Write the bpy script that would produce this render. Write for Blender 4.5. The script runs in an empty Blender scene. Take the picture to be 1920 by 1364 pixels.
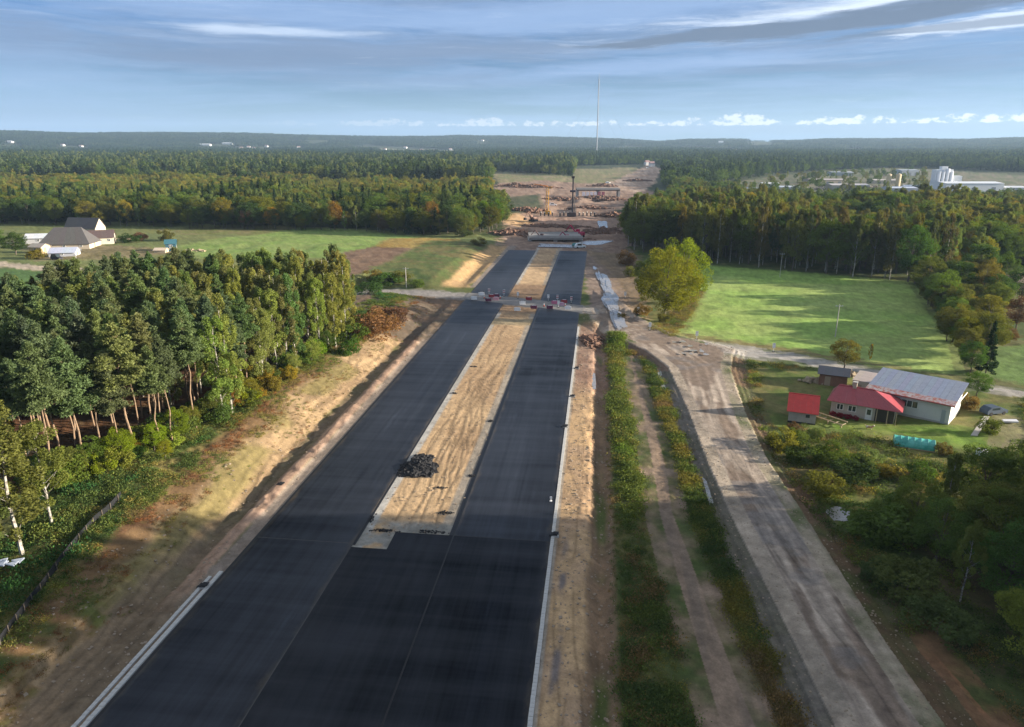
import bpy, math, random
import numpy as np
from mathutils import Vector, Matrix
R = math.radians
rng = np.random.default_rng(7)
random.seed(7)
S = bpy.context.scene
COL = S.collection

# ------------------------------------------------------------------ camera, sky, sun, exposure
F, YH, CH = 1331.0, 274.0, 44.0            # focal length and horizon row of the photograph, camera height in metres
TH = math.atan((682 - YH) / F)
YAW = math.atan(166 / (F / math.cos(TH)))
cam_d = bpy.data.cameras.new('camera'); cam = bpy.data.objects.new('camera', cam_d); COL.objects.link(cam)
cam_d.sensor_width = 36; cam_d.lens = 36 * F / 1920; cam_d.clip_start = 1; cam_d.clip_end = 40000
cam.location = (0, 0, CH); cam.rotation_euler = (R(90) - TH, 0, YAW); S.camera = cam
S.render.resolution_x = 1024; S.render.resolution_y = 727

SUN_EL = R(12.5)
SUN_AZ = -YAW + R(93)                      # clockwise from +Y
sun_d = bpy.data.lights.new('sun', 'SUN'); sun = bpy.data.objects.new('sun', sun_d); COL.objects.link(sun)
sun_d.energy = 5.0; sun_d.angle = R(0.6); sun_d.color = (1.0, 0.88, 0.72)
sdir = Vector((math.sin(SUN_AZ) * math.cos(SUN_EL), math.cos(SUN_AZ) * math.cos(SUN_EL), math.sin(SUN_EL)))
sun.rotation_euler = sdir.to_track_quat('Z', 'Y').to_euler(); sun.location = (0, 0, 300)
S.view_settings.view_transform = 'Standard'; S.view_settings.look = 'None'
S.view_settings.exposure = 1.62; S.view_settings.gamma = 1; S.view_settings.use_curve_mapping = False
S.cycles.max_bounces = 4; S.cycles.diffuse_bounces = 2; S.cycles.glossy_bounces = 2; S.cycles.transmission_bounces = 3; S.cycles.volume_bounces = 0; S.cycles.transparent_max_bounces = 6
S.cycles.use_denoising = True
SKY_STRENGTH = 0.051

# ---- little node-expression helper
class NT:
    def __init__(s, nt): s.nt = nt
    def n(s, t, **k):
        nd = s.nt.nodes.new(t)
        for a, b in k.items(): setattr(nd, a, b)
        return nd
    def set(s, sock, v):
        if isinstance(v, X): s.nt.links.new(v.s, sock)
        elif hasattr(v, 'is_output'): s.nt.links.new(v, sock)
        elif v is not None: sock.default_value = v
    def m(s, op, a, b=None, c=None, clamp=False):
        nd = s.n('ShaderNodeMath', operation=op, use_clamp=clamp)
        s.set(nd.inputs[0], a)
        if b is not None: s.set(nd.inputs[1], b)
        if c is not None: s.set(nd.inputs[2], c)
        return X(s, nd.outputs[0])
    def mix(s, f, a, b, blend='MIX'):
        nd = s.n('ShaderNodeMix', data_type='RGBA', blend_type=blend)
        s.set(nd.inputs[0], f); s.set(nd.inputs[6], a); s.set(nd.inputs[7], b)
        return X(s, nd.outputs[2])
    def noise(s, vec, scale, detail=4, rough=.55, out=0, dim='3D'):
        nd = s.n('ShaderNodeTexNoise', noise_dimensions=dim)
        s.set(nd.inputs['Vector'], vec); nd.inputs['Scale'].default_value = scale
        nd.inputs['Detail'].default_value = detail; nd.inputs['Roughness'].default_value = rough
        return X(s, nd.outputs[out])
    def comb(s, x, y, z):
        nd = s.n('ShaderNodeCombineXYZ')
        for i, v in enumerate((x, y, z)): s.set(nd.inputs[i], v)
        return X(s, nd.outputs[0])
    def ss(s, v, a, b):                    # smoothstep
        nd = s.n('ShaderNodeMapRange', interpolation_type='SMOOTHSTEP')
        s.set(nd.inputs[0], v); nd.inputs[1].default_value = a; nd.inputs[2].default_value = b
        return X(s, nd.outputs[0])
class X:
    def __init__(s, t, sock): s.t = t; s.s = sock
    def __add__(a, b): return a.t.m('ADD', a, b)
    __radd__ = __add__
    def __sub__(a, b): return a.t.m('SUBTRACT', a, b)
    def __rsub__(a, b): return a.t.m('SUBTRACT', b, a)
    def __mul__(a, b): return a.t.m('MULTIPLY', a, b)
    __rmul__ = __mul__
    def __truediv__(a, b): return a.t.m('DIVIDE', a, b)

def build_world():
    w = bpy.data.worlds.new('World'); S.world = w; w.use_nodes = True
    nt = w.node_tree; nt.nodes.clear(); t = NT(nt)
    sky = t.n('ShaderNodeTexSky', sky_type='NISHITA', sun_disc=False)
    sky.sun_elevation = SUN_EL; sky.sun_rotation = SUN_AZ
    sky.altitude = 100; sky.air_density = 1.0; sky.dust_density = 0.6; sky.ozone_density = 1.6
    tc = t.n('ShaderNodeTexCoord')
    sp = t.n('ShaderNodeSeparateXYZ'); nt.links.new(tc.outputs['Generated'], sp.inputs[0])
    x, y, z = [X(t, o) for o in sp.outputs]
    az = t.m('ARCTAN2', x, y) + YAW        # azimuth measured from the camera's heading
    el = t.m('ARCSINE', z)
    P = t.comb(az * 1.0, el * 6.5, 0.0)
    warp = t.noise(P, 1.7, 3)
    warp2 = t.noise(t.comb(az * 1.0 + 9.0, el * 6.5, 3.0), 5.0, 4)
    e2 = el + (warp - .5) * .035 + (warp2 - .5) * .012
    a2 = az + (warp2 - .5) * .10
    base = X(t, sky.outputs[0])
    # blue of the open sky, cooled a little
    base = t.mix(1.0, base, (0.25, 0.45, 0.84, 1), 'MULTIPLY')
    CW = (6.3, 7.0, 8.0, 1); CG = (1.35, 1.95, 3.1, 1); CV = (2.1, 3.15, 5.1, 1); CD = (1.0, 1.4, 2.15, 1)
    # thin veil over everything
    streak = t.noise(t.comb(az * 1.3 + (warp - .5) * .6, e2 * 17.0, 1.3), 3.2, 8, .66)
    veil = t.ss(streak, .34, .66)
    c = t.mix(veil * .62, base, CV)
    low = t.ss(el, .11, .0)
    c = t.mix(low * .55, c, (3.0, 4.4, 6.1, 1))
    dk = t.noise(t.comb(az * 1.1 + (warp - .5) * .5, e2 * 15.0, 21.3), 2.1, 9, .66)
    lt_ = t.noise(t.comb(az * 1.5 + (warp - .5) * .5, e2 * 30.0, 31.3), 2.4, 9, .7)
    up = t.ss(el, .045, .11)
    c = t.mix(t.ss(dk, .46, .66) * up * .75, c, CG)
    c = t.mix(t.ss(lt_, .52, .74) * up * .55, c, (3.4, 4.4, 6.1, 1))
    def blob(a0, e0, wa, we, tilt=0.0):
        da = (a2 - a0) / wa
        de = (e2 - e0 - (a2 - a0) * tilt) / we
        return t.m('EXPONENT', (da * da + de * de) * -1.0)
    def mask(b, lo, hi, k, fr=.5):
        n = t.noise(t.comb(az * 3.0 + (warp2 - .5) * .3, e2 * 38.0, 5.0 + k), 3.4, 9, .72)
        return t.ss(b + (n - .5) * fr, lo, hi)
    def put(c, b, col, amt, k=0, lo=.10, hi=.95, fr=1.5):
        return t.mix(mask(b, lo, hi, k, fr) * amt, c, col)
    # broad grey-blue sheets at the upper left and across the middle
    c = put(c, blob(-.36, .160, .50, .022, .00), CV, .65, 1)
    c = put(c, blob(-.42, .108, .42, .030, .02), CG, .50, 2)
    c = put(c, blob(-.20, .112, .33, .012, .03), CG, .75, 3)
    c = put(c, blob(.04, .124, .26, .011, .03), CG, .6, 4)
    c = put(c, blob(-.30, .133, .11, .006, .0), (5.0, 5.9, 7.2, 1), .75, 5)
    c = put(c, blob(-.58, .055, .20, .050, .0), (2.3, 3.5, 5.4, 1), .5, 6)
    c = put(c, blob(.10, .160, .40, .020, .05), CV, .8, 7)
    c = put(c, blob(.20, .100, .22, .010, .04), CV, .8, 8)
    # the big grey bank at the right, lit along its edges
    c = put(c, blob(.56, .166, .36, .016, .085), CW, .85, 9)
    c = put(c, blob(.62, .128, .20, .010, .03), CW, .75, 10, .3, .7)
    c = put(c, blob(.52, .147, .28, .0125, .07), CG, .95, 11, .30, .6, .45)
    c = put(c, blob(.60, .163, .18, .007, .09), CD, .55, 12, .3, .7)
    c = put(c, blob(.36, .136, .28, .010, .045), CD, .95, 13, .3, .6)
    c = put(c, blob(.55, .125, .22, .0045, .03), CD, .65, 14, .3, .7)
    # a long line of small cumulus low on the horizon, brighter towards the right
    cn = t.noise(t.comb(az * 1.0, el * 1.6, 7.0), 78.0, 5, .6)
    big = t.noise(t.comb(az * 1.0, 0.0, 2.0), 9.0, 3, .5)
    strip = t.ss(el, .019, .027) * t.ss(el + (big - .5) * -.05 + az * -.006, .047, .026)
    cum = t.ss(cn * strip + big * .22 * strip, .52, .64) * t.ss(az, -.45, -.05)
    basegrey = t.ss(el, .010, .020) * t.ss(el, .034, .022) * t.ss(az, -.1, .2)
    c = t.mix(basegrey * .6, c, (2.3, 3.15, 4.4, 1))
    c = t.mix(cum * t.ss(az, -.9, .75) * 1.0, c, (6.9, 7.1, 7.4, 1))
    # pale grey cloud added overhead, out of view, to neutralise the blue ambient light
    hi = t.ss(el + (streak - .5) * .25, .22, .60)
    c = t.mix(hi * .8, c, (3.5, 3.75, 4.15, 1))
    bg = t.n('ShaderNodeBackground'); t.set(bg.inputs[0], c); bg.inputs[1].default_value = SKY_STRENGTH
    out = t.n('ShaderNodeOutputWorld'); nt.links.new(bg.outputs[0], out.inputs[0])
build_world()

# ------------------------------------------------------------------ projection helpers (authoring only: photo pixel -> place on the ground)
cT, sT, cY, sY = math.cos(TH), math.sin(TH), math.cos(YAW), math.sin(YAW)
def at(px, py, z=0.0):
    cx = (px - 960) / F; cy = -(py - 682) / F
    fy = cT + cy * sT; fz = -sT + cy * cT
    k = (z - CH) / fz
    return (cx * k * cY - fy * k * sY, cx * k * sY + fy * k * cY)
def P(pts, z=0.0): return np.array([at(a, b, z) for a, b in pts])

# ---- vectorised value noise
def _h(i, j, s):
    n = (i * 374761393 + j * 668265263 + s * 982451653) & 0x7fffffff
    n = ((n ^ (n >> 13)) * 1274126177) & 0x7fffffff
    return ((n ^ (n >> 16)) & 0xffff) / 65535.0
def vn(x, y, s=0):
    x0 = np.floor(x).astype(np.int64); y0 = np.floor(y).astype(np.int64)
    fx = x - x0; fy = y - y0; fx = fx * fx * (3 - 2 * fx); fy = fy * fy * (3 - 2 * fy)
    return (_h(x0, y0, s) * (1 - fx) + _h(x0 + 1, y0, s) * fx) * (1 - fy) + (_h(x0, y0 + 1, s) * (1 - fx) + _h(x0 + 1, y0 + 1, s) * fx) * fy
def fbm(x, y, s=0, o=4, g=.5):
    a = 0; w = 1; t = 0
    for k in range(o):
        a = a + w * vn(x * 2 ** k + 17.3 * k, y * 2 ** k - 9.1 * k, s + k); t += w; w *= g
    return a / t
def sst(v, a, b):
    k = np.clip((v - a) / (b - a), 0, 1); return k * k * (3 - 2 * k)
def segdist(X_, Y_, A, B):
    d = B - A; L = max(d @ d, 1e-9)
    k = np.clip(((X_ - A[0]) * d[0] + (Y_ - A[1]) * d[1]) / L, 0, 1)
    return np.hypot(X_ - A[0] - k * d[0], Y_ - A[1] - k * d[1])
def sdf(poly, X_, Y_, far=60.0):           # >0 inside
    X_ = np.asarray(X_, float); Y_ = np.asarray(Y_, float)
    r = np.full(X_.shape, -far)
    lo = poly.min(0) - far; hi = poly.max(0) + far
    m = (X_ > lo[0]) & (X_ < hi[0]) & (Y_ > lo[1]) & (Y_ < hi[1])
    if not m.any(): return r
    x = X_[m]; y = Y_[m]; d = np.full(x.shape, 1e9); ins = np.zeros(x.shape, bool)
    n = len(poly)
    for i in range(n):
        A = poly[i]; B = poly[(i + 1) % n]
        d = np.minimum(d, segdist(x, y, A, B))
        c = (A[1] > y) != (B[1] > y)
        if B[1] != A[1]:
            ins ^= c & (x < (B[0] - A[0]) * (y - A[1]) / (B[1] - A[1]) + A[0])
    r[m] = np.maximum(np.where(ins, d, -d), -far)
    return r
def linedist(pl, X_, Y_):
    d = np.full(np.shape(X_), 1e9)
    for i in range(len(pl) - 1): d = np.minimum(d, segdist(X_, Y_, pl[i], pl[i + 1]))
    return d

# ------------------------------------------------------------------ layout of the place (metres, +Y along the motorway)
XL0, XL1, XR0, XR1 = -38.4, -26.8, -15.6, -4.2
Y_END = 312.0
Y_JOINT = 69.5
GRAVEL = P([(1640, 1500), (1590, 1364), (1520, 1225), (1450, 1090), (1395, 985), (1340, 870), (1300, 770), (1262, 690), (1215, 655), (1160, 632),
            (1112, 600), (1118, 575), (1150, 560), (1200, 600), (1260, 628), (1330, 645), (1368, 655), (1360, 690), (1385, 770), (1425, 860), (1480, 945), (1560, 1075),
            (1640, 1205), (1750, 1364), (1840, 1500)], .7)
SIDE_ROAD = P([(1300, 636), (1400, 648), (1560, 676), (1700, 700), (1920, 730), (2300, 790), (2300, 805), (1920, 742), (1700, 713), (1560, 689), (1440, 672), (1340, 668)], .3)
CROSS = P([(500, 560), (640, 545), (720, 541), (800, 543), (890, 551), (1000, 562), (1120, 577), (1180, 590), (1180, 604), (1120, 590), (1000, 575), (890, 563), (800, 556), (720, 554), (660, 558), (500, 575)], .2)
HAUL = P([(1150, 365), (1120, 350), (1150, 340), (1190, 322), (1215, 312), (1235, 318), (1225, 345), (1200, 362)], 0)
TRACK = P([(1330, 1500), (1330, 1364), (1285, 1200), (1245, 1050), (1222, 960), (1212, 880), (1195, 780), (1172, 670), (1192, 668), (1215, 740), (1248, 830), (1262, 880), (1275, 960), (1315, 1060), (1370, 1200), (1440, 1364), (1490, 1500)], 0)
HILL_PX = [-700, 0, 150, 300, 450, 560, 700, 800, 860, 1000, 1150, 1240, 1290, 1400, 1480, 1550, 1700, 1800, 1920, 2600]
HILL_Y = [252, 251, 254, 252, 252, 255, 257, 257, 255, 257, 261, 266, 262, 262, 265, 262, 262, 264, 261, 262]

def bank_shift(s, Y_):
    return s - np.interp(Y_, [44, 56, 66, 78, 92], [-5.5, -4.2, -2.6, -1.0, 0]) * sst(s, 2.5, 9)
def ground(X_, Y_):
    X_ = np.asarray(X_, float); Y_ = np.asarray(Y_, float)
    s = XL0 - X_; t = X_ - XR1
    near = 1 - sst(Y_, 322, 350)
    so = bank_shift(s, Y_)
    lf = np.interp(so, [0, 1.5, 3.5, 5.2, 7, 11, 16, 20], [0, -.05, .0, -.55, -.5, 1.0, 2.0, 2.1])
    flat = 1 - sst(Y_, 66, 46) * .55
    lf = lf * np.where(s < 8, flat, 1)
    cross = 1 - .93 * np.exp(-((Y_ - 218) / 15.0) ** 2)
    lf = np.where(s > 0, np.where(s > 40, lf, lf * cross + 0 * s), 0)
    wob = (fbm(X_ / 9, Y_ / 9, 3, 3) - .5)
    lf = lf + np.where(s > 5, wob * .6 * sst(s, 5, 11) * near, 0)
    rt = np.interp(t, [0, 3.2, 4.2, 5.7, 6.3, 7.6, 12, 400], [0, .08, 0, -1.05, -1.0, -.05, .05, .05])
    rtm = 1 - sst(Y_, 170, 190)
    rt = np.where(t > 0, rt * np.where(t < 14, rtm, 1), 0)
    z = np.where(s > 0, lf, np.where(t > 0, rt, 0)) 
    z = np.where(s > 0, z * (near + (1 - near) * .3), z)
    g = sdf(GRAVEL, X_, Y_, 12)
    z = z + .75 * sst(g, -3.2, .3)
    g2 = sdf(CROSS, X_, Y_, 12)
    zc = .12
    k = sst(g2, -2.5, 0)
    z = z * (1 - k) + zc * k
    rough = sst(s, 12, 20) + sst(t, 10, 14) * (1 - sst(g, -2, 0)) * (1 - k)
    z = z + rough * (fbm(X_ / 4.5, Y_ / 4.5, 11, 3) - .5) * .5
    D = np.hypot(X_, Y_)
    z = z + np.clip(D - 1300, 0, None) * .0085
    px = 960 + 1392 * np.tan(np.clip(np.arctan2(X_, Y_) + YAW, -1.1, 1.1))
    zh = CH + (YH - np.interp(px, HILL_PX, HILL_Y)) * 6000 / 1392 - 17
    k = sst(D, 3600, 6000)
    z = z * (1 - k) + zh * k
    # earthworks where the motorway is still being dug
    cz = sst(Y_, 330, 360) * (1 - sst(Y_, 640, 760)) * np.exp(-((X_ + 22) / 34.0) ** 4)
    z = z + cz * ((fbm(X_ / 14, Y_ / 14, 21, 4) - .5) * 5.0 - .9)
    k = (1 - sst(Y_, Y_END + 2, Y_END + 16)) * sst(X_, XL0 - .4, XL0) * (1 - sst(X_, XR1, XR1 + .4)) * (Y_ > 0)
    z = z * (1 - k)
    return z
def gz(x, y): return float(ground(np.array([x]), np.array([y]))[0])
def gp(px, py):
    z = 0.0
    for _ in range(12):
        x, y = at(px, py, z); z = .5 * z + .5 * gz(x, y)
    return x, y, gz(x, y)

# ------------------------------------------------------------------ object helpers
def tag(o, label=None, cat=None, group=None, kind=None):
    if label: o['label'] = label
    if cat: o['category'] = cat
    if group: o['group'] = group
    if kind: o['kind'] = kind
    return o
def empty(name, loc=(0, 0, 0), rz=0.0, label=None, cat=None, group=None, sc=1.0):
    o = bpy.data.objects.new(name, None); COL.objects.link(o)
    o.location = loc; o.rotation_euler = (0, 0, rz); o.scale = (sc,) * 3; o.empty_display_size = .5
    return tag(o, label, cat, group)
def link(name, me, parent=None, color=None):
    o = bpy.data.objects.new(name, me); COL.objects.link(o)
    if parent: o.parent = parent
    if color: o.color = (*color, 1)
    return o
class MB:
    def __init__(s): s.v = []; s.f = []
    def add(s, vs, fs):
        b = len(s.v); s.v += [tuple(v) for v in vs]; s.f += [tuple(i + b for i in f) for f in fs]; return s
    def box(s, x0, x1, y0, y1, z0, z1, M=None):
        vs = [(x, y, z) for z in (z0, z1) for y in (y0, y1) for x in (x0, x1)]
        if M: vs = [M @ Vector(v) for v in vs]
        return s.add(vs, [(0, 2, 3, 1), (4, 5, 7, 6), (0, 1, 5, 4), (2, 6, 7, 3), (0, 4, 6, 2), (1, 3, 7, 5)])
    def tube(s, a, b, r0, r1=None, n=6):
        r1 = r0 if r1 is None else r1
        a = Vector(a); b = Vector(b); d = (b - a).normalized()
        u = d.cross(Vector((0, 0, 1)));
        if u.length < 1e-3: u = Vector((1, 0, 0))
        u.normalize(); w = d.cross(u)
        vs = [a + (u * math.cos(k * 2 * math.pi / n) + w * math.sin(k * 2 * math.pi / n)) * r0 for k in range(n)] + \
             [b + (u * math.cos(k * 2 * math.pi / n) + w * math.sin(k * 2 * math.pi / n)) * r1 for k in range(n)]
        return s.add(vs, [(k, (k + 1) % n, n + (k + 1) % n, n + k) for k in range(n)] + [tuple(range(n))[::-1], tuple(range(n, 2 * n))])
    def slab(s, pts, th):                  # polygon (3d points) thickened downwards
        n = len(pts); lo = [(p[0], p[1], p[2] - th) for p in pts]
        return s.add(list(pts) + lo, [tuple(range(n)), tuple(range(2 * n - 1, n - 1, -1))] + [(k, n + k, n + (k + 1) % n, (k + 1) % n) for k in range(n)])
    def mesh(s, name, m):
        me = bpy.data.meshes.new(name); me.from_pydata(s.v, [], s.f); me.materials.append(m); me.update(); return me
    def build(s, name, m, parent=None, color=None): return link(name, s.mesh(name, m), parent, color)
def arrmesh(name, V, T, m, att=None, corners=3):
    me = bpy.data.meshes.new(name)
    me.vertices.add(len(V)); me.vertices.foreach_set('co', np.ascontiguousarray(V, np.float32).ravel())
    T = np.ascontiguousarray(T, np.int32); me.loops.add(T.size); me.loops.foreach_set('vertex_index', T.ravel())
    me.polygons.add(len(T)); me.polygons.foreach_set('loop_start', np.arange(0, T.size, corners, dtype=np.int32))
    me.polygons.foreach_set('loop_total', np.full(len(T), corners, np.int32))
    me.update(calc_edges=True)
    if att is not None:
        for nm, a in att.items():
            if a.ndim == 1:
                at_ = me.attributes.new(nm, 'FLOAT', 'POINT'); at_.data.foreach_set('value', np.ascontiguousarray(a, np.float32))
            else:
                at_ = me.attributes.new(nm, 'FLOAT_COLOR', 'POINT')
                c = np.ones((len(a), 4), np.float32); c[:, :3] = a; at_.data.foreach_set('color', c.ravel())
    if m: me.materials.append(m)
    return me

# ------------------------------------------------------------------ materials
def mat(name, col, rough=.85, var=.18, scale=1.5, metal=0.0, bump=0.0, spec=.3, objcol=False, col2=None, stretch=(1, 1, 1)):
    m = bpy.data.materials.new(name); m.use_nodes = True; nt = m.node_tree; t = NT(nt)
    b = nt.nodes['Principled BSDF']; tc = t.n('ShaderNodeTexCoord')
    mp = t.n('ShaderNodeMapping'); mp.inputs['Scale'].default_value = stretch; nt.links.new(tc.outputs['Object'], mp.inputs[0])
    n = t.noise(mp.outputs[0], scale, 6, .6)
    c = (*col, 1)
    if objcol:
        oi = t.n('ShaderNodeObjectInfo'); c = X(t, oi.outputs['Color'])
    if col2: c = t.mix(t.ss(n, .4, .62), c, (*col2, 1))
    n2 = t.noise(mp.outputs[0], scale * 4.3, 4, .6)
    f = (n - .5) * (2.2 * var) + (n2 - .5) * var + 1.0
    cc = t.mix(1.0, c, t.comb(f, f, f), 'MULTIPLY')
    t.set(b.inputs['Base Color'], cc); b.inputs['Roughness'].default_value = rough
    b.inputs['Metallic'].default_value = metal; b.inputs['Specular IOR Level'].default_value = spec
    if bump:
        bp = t.n('ShaderNodeBump'); bp.inputs['Strength'].default_value = bump; bp.inputs['Distance'].default_value = .05
        t.set(bp.inputs['Height'], n2); nt.links.new(bp.outputs[0], b.inputs['Normal'])
    return m
def leaf_mat(name, trans=.42, fixed=None):
    m = bpy.data.materials.new(name); m.use_nodes = True; nt = m.node_tree; t = NT(nt)
    nt.nodes.remove(nt.nodes['Principled BSDF']); out = nt.nodes['Material Output']
    oi = t.n('ShaderNodeObjectInfo'); a = t.n('ShaderNodeAttribute', attribute_name='v')
    v = X(t, a.outputs['Fac']); r = X(t, oi.outputs['Random'])
    c = X(t, oi.outputs['Color']) if fixed is None else (*fixed, 1)
    g = (v * .75 + .62) * (r * .36 + .82)
    c = t.mix(1.0, c, t.comb(g * (r * .22 + .90), g, g * (r * -.3 + 1.15)), 'MULTIPLY')
    d = t.n('ShaderNodeBsdfDiffuse'); tr = t.n('ShaderNodeBsdfTranslucent'); mx = t.n('ShaderNodeMixShader')
    t.set(d.inputs[0], c); t.set(tr.inputs[0], t.mix(1.0, c, (1.1, 1.1, .6, 1), 'MULTIPLY')); mx.inputs[0].default_value = trans
    nt.links.new(d.outputs[0], mx.inputs[1]); nt.links.new(tr.outputs[0], mx.inputs[2]); nt.links.new(mx.outputs[0], out.inputs[0])
    return m
def bark_mat(name, a, b, sc):
    m = bpy.data.materials.new(name); m.use_nodes = True; nt = m.node_tree; t = NT(nt)
    bs = nt.nodes['Principled BSDF']; tc = t.n('ShaderNodeTexCoord')
    n = t.noise(tc.outputs['Object'], sc, 4, .6)
    t.set(bs.inputs['Base Color'], t.mix(t.ss(n, .42, .6), (*a, 1), (*b, 1))); bs.inputs['Roughness'].default_value = .9
    return m
_LM = {}
def leaf_of(mesh, color, herb=False):
    key = (color, herb)
    if key not in _LM: _LM[key] = leaf_mat('foliage_%d' % len(_LM), .25 if herb else .35, color)
    m2 = mesh.copy(); m2.materials[0] = _LM[key]; return m2
M = {}
M['leaf'] = leaf_mat('foliage')
M['herb'] = leaf_mat('herbage', .25)
M['pinebark'] = bark_mat('pine_bark', (.30, .20, .125), (.20, .145, .10), 3)
M['birchbark'] = bark_mat('birch_bark', (.42, .40, .34), (.16, .14, .12), 2.2)
M['bark'] = bark_mat('grey_bark', (.13, .105, .08), (.08, .065, .05), 2)
M['concrete'] = mat('concrete', (.42, .40, .37), .85, .2, .6)
M['kerb'] = mat('kerb_concrete', (.50, .49, .46), .8, .22, .8)
M['steel'] = mat('painted_steel', (.3, .3, .3), .5, .1, 2, objcol=True)
M['paint'] = mat('matt_paint', (.5, .5, .5), .7, .14, .9, objcol=True)
M['tin'] = mat('weathered_tin', (.5, .5, .5), .45, .22, 1.2, metal=.0, spec=.5, objcol=True)
M['glass'] = mat('dark_glass', (.03, .045, .05), .12, .05, 1, spec=.8)
M['wood'] = mat('weathered_wood', (.34, .27, .18), .85, .25, 4)
M['rubble'] = mat('asphalt_rubble', (.022, .022, .024), .8, .4, 3, bump=.6)
M['earth'] = mat('dug_earth', (.17, .10, .07), .95, .3, .5, bump=.5)
M['grill'] = mat('red_frame_paint', (.35, .02, .05), .5, .1, 1)

XE = (-38.4, -4.2, -26.8, -15.6)
def asphalt_mat(name, col, rough, seed):
    m = bpy.data.materials.new(name); m.use_nodes = True; nt = m.node_tree; t = NT(nt)
    b = nt.nodes['Principled BSDF']; tc = t.n('ShaderNodeTexCoord')
    sp = t.n('ShaderNodeSeparateXYZ'); nt.links.new(tc.outputs['Object'], sp.inputs[0])
    x, y, z = [X(t, o) for o in sp.outputs]
    st = t.noise(t.comb(x * 1.0, y * .015, seed), 1.6, 5, .65)      # lengthwise screed streaks
    lanes = t.noise(t.comb(x * .28, y * .006, seed + 4.0), 1.0, 2, .4)
    big = t.noise(t.comb(x * .05, y * .02, seed + 9.0), 1.0, 5, .6)
    cross = t.noise(t.comb(x * .03, y * .35, seed + 7.0), 1.0, 4, .6)
    fine = t.noise(tc.outputs['Object'], 7.0, 3, .7)
    dust = t.ss(t.noise(t.comb(x * .5, y * .06, seed + 13.0), 1.0, 7, .7), .56, .74)
    f = 1.0 + (st - .5) * 1.3 + (lanes - .5) * 1.0 + (big - .5) * 1.7 + (cross - .5) * .7 + (fine - .5) * .5 + dust * .9
    ed = None
    for e_ in (XE):
        d_ = t.m('ABSOLUTE', x - e_); ed = d_ if ed is None else t.m('MINIMUM', ed, d_)
    en = t.noise(t.comb(x * .6, y * .22, seed + 17.0), 1.0, 6, .7)
    dirt = t.ss((0.75 - ed) + (en - .5) * 3.0, .1, 1.2)
    c0 = t.mix(1.0, (*col, 1), t.comb(f, f, f), 'MULTIPLY')
    t.set(b.inputs['Base Color'], t.mix(dirt * .65, c0, (.085, .068, .048, 1)))
    t.set(b.inputs['Roughness'], rough + (st - .5) * .18 + (big - .5) * .2)
    t.set(b.inputs['Specular IOR Level'], t.m('MAXIMUM', .23 + (big - .5) * .9 + (cross - .5) * .45 + (st - .5) * .22, .05))
    bp = t.n('ShaderNodeBump'); bp.inputs['Strength'].default_value = .35; bp.inputs['Distance'].default_value = .02
    t.set(bp.inputs['Height'], fine); nt.links.new(bp.outputs[0], b.inputs['Normal'])
    return m
M['asphalt'] = asphalt_mat('fresh_asphalt', (.0155, .019, .027), .50, 1.0)
XE = (-4.2, -60.0)
M['asphalt2'] = asphalt_mat('black_asphalt', (.0075, .0095, .0145), .58, 6.0)

def ground_mat():
    m = bpy.data.materials.new('ground_cover'); m.use_nodes = True; nt = m.node_tree; t = NT(nt)
    b = nt.nodes['Principled BSDF']; a = t.n('ShaderNodeAttribute', attribute_name='col')
    tc = t.n('ShaderNodeTexCoord')
    n1 = t.noise(tc.outputs['Object'], .8, 6, .65); n2 = t.noise(tc.outputs['Object'], 5.0, 4, .7)
    f = 1.0 + (n1 - .5) * .5 + (n2 - .5) * .9
    t.set(b.inputs['Base Color'], t.mix(1.0, X(t, a.outputs['Color']), t.comb(f, f, f), 'MULTIPLY'))
    b.inputs['Roughness'].default_value = .95; b.inputs['Specular IOR Level'].default_value = .15
    bp = t.n('ShaderNodeBump'); bp.inputs['Strength'].default_value = .6; bp.inputs['Distance'].default_value = .16
    t.set(bp.inputs['Height'], n2 * .5 + n1); nt.links.new(bp.outputs[0], b.inputs['Normal'])
    return m
M['ground'] = ground_mat()
def puddle_mat():
    m = bpy.data.materials.new('wet_mud'); m.use_nodes = True; nt = m.node_tree; t = NT(nt)
    b = nt.nodes['Principled BSDF']; b.inputs['Base Color'].default_value = (.30, .285, .27, 1)
    tc = t.n('ShaderNodeTexCoord'); n = t.noise(tc.outputs['Object'], .35, 5, .6)
    t.set(b.inputs['Roughness'], t.ss(n, .35, .7) * .3 + .14); b.inputs['Specular IOR Level'].default_value = 1.0
    return m
M['puddle'] = puddle_mat()

# ------------------------------------------------------------------ terrain: one sheet to the horizon, painted with the soils and crops that cover it
HEAD = -YAW                                 # heading of the camera, clockwise from +Y
dense = np.radians(np.arange(-42, 42.01, .12))
side = np.radians(np.concatenate([np.linspace(42, 60, 30)[1:], np.linspace(60, 180, 26)[1:]]))
phi = np.concatenate([-side[::-1], dense, side])
rr = [1.0, 5, 10, 15]
while rr[-1] < 40: rr.append(rr[-1] * 1.02)
rr += list(61300 / np.arange(61300 / 40, 61300 / 1800, -2.1))
while rr[-1] < 8300: rr.append(rr[-1] * 1.035)
rr = np.array(rr)
PH, RR = np.meshgrid(phi + HEAD, rr)
GX = RR * np.sin(PH); GY = RR * np.cos(PH)
x = GX.ravel(); y = GY.ravel()
z = ground(x, y)
nA = fbm(x / 3.1, y / 3.1, 40, 4); nB = fbm(x / 14, y / 14, 50, 4); nC = fbm(x / 60, y / 60, 60, 4); nF = fbm(x / .9, y / .9, 70, 3)
C = np.zeros((len(x), 3)); ZN = np.zeros(len(x), np.int8)
ZNAMES = ['ground']
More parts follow.
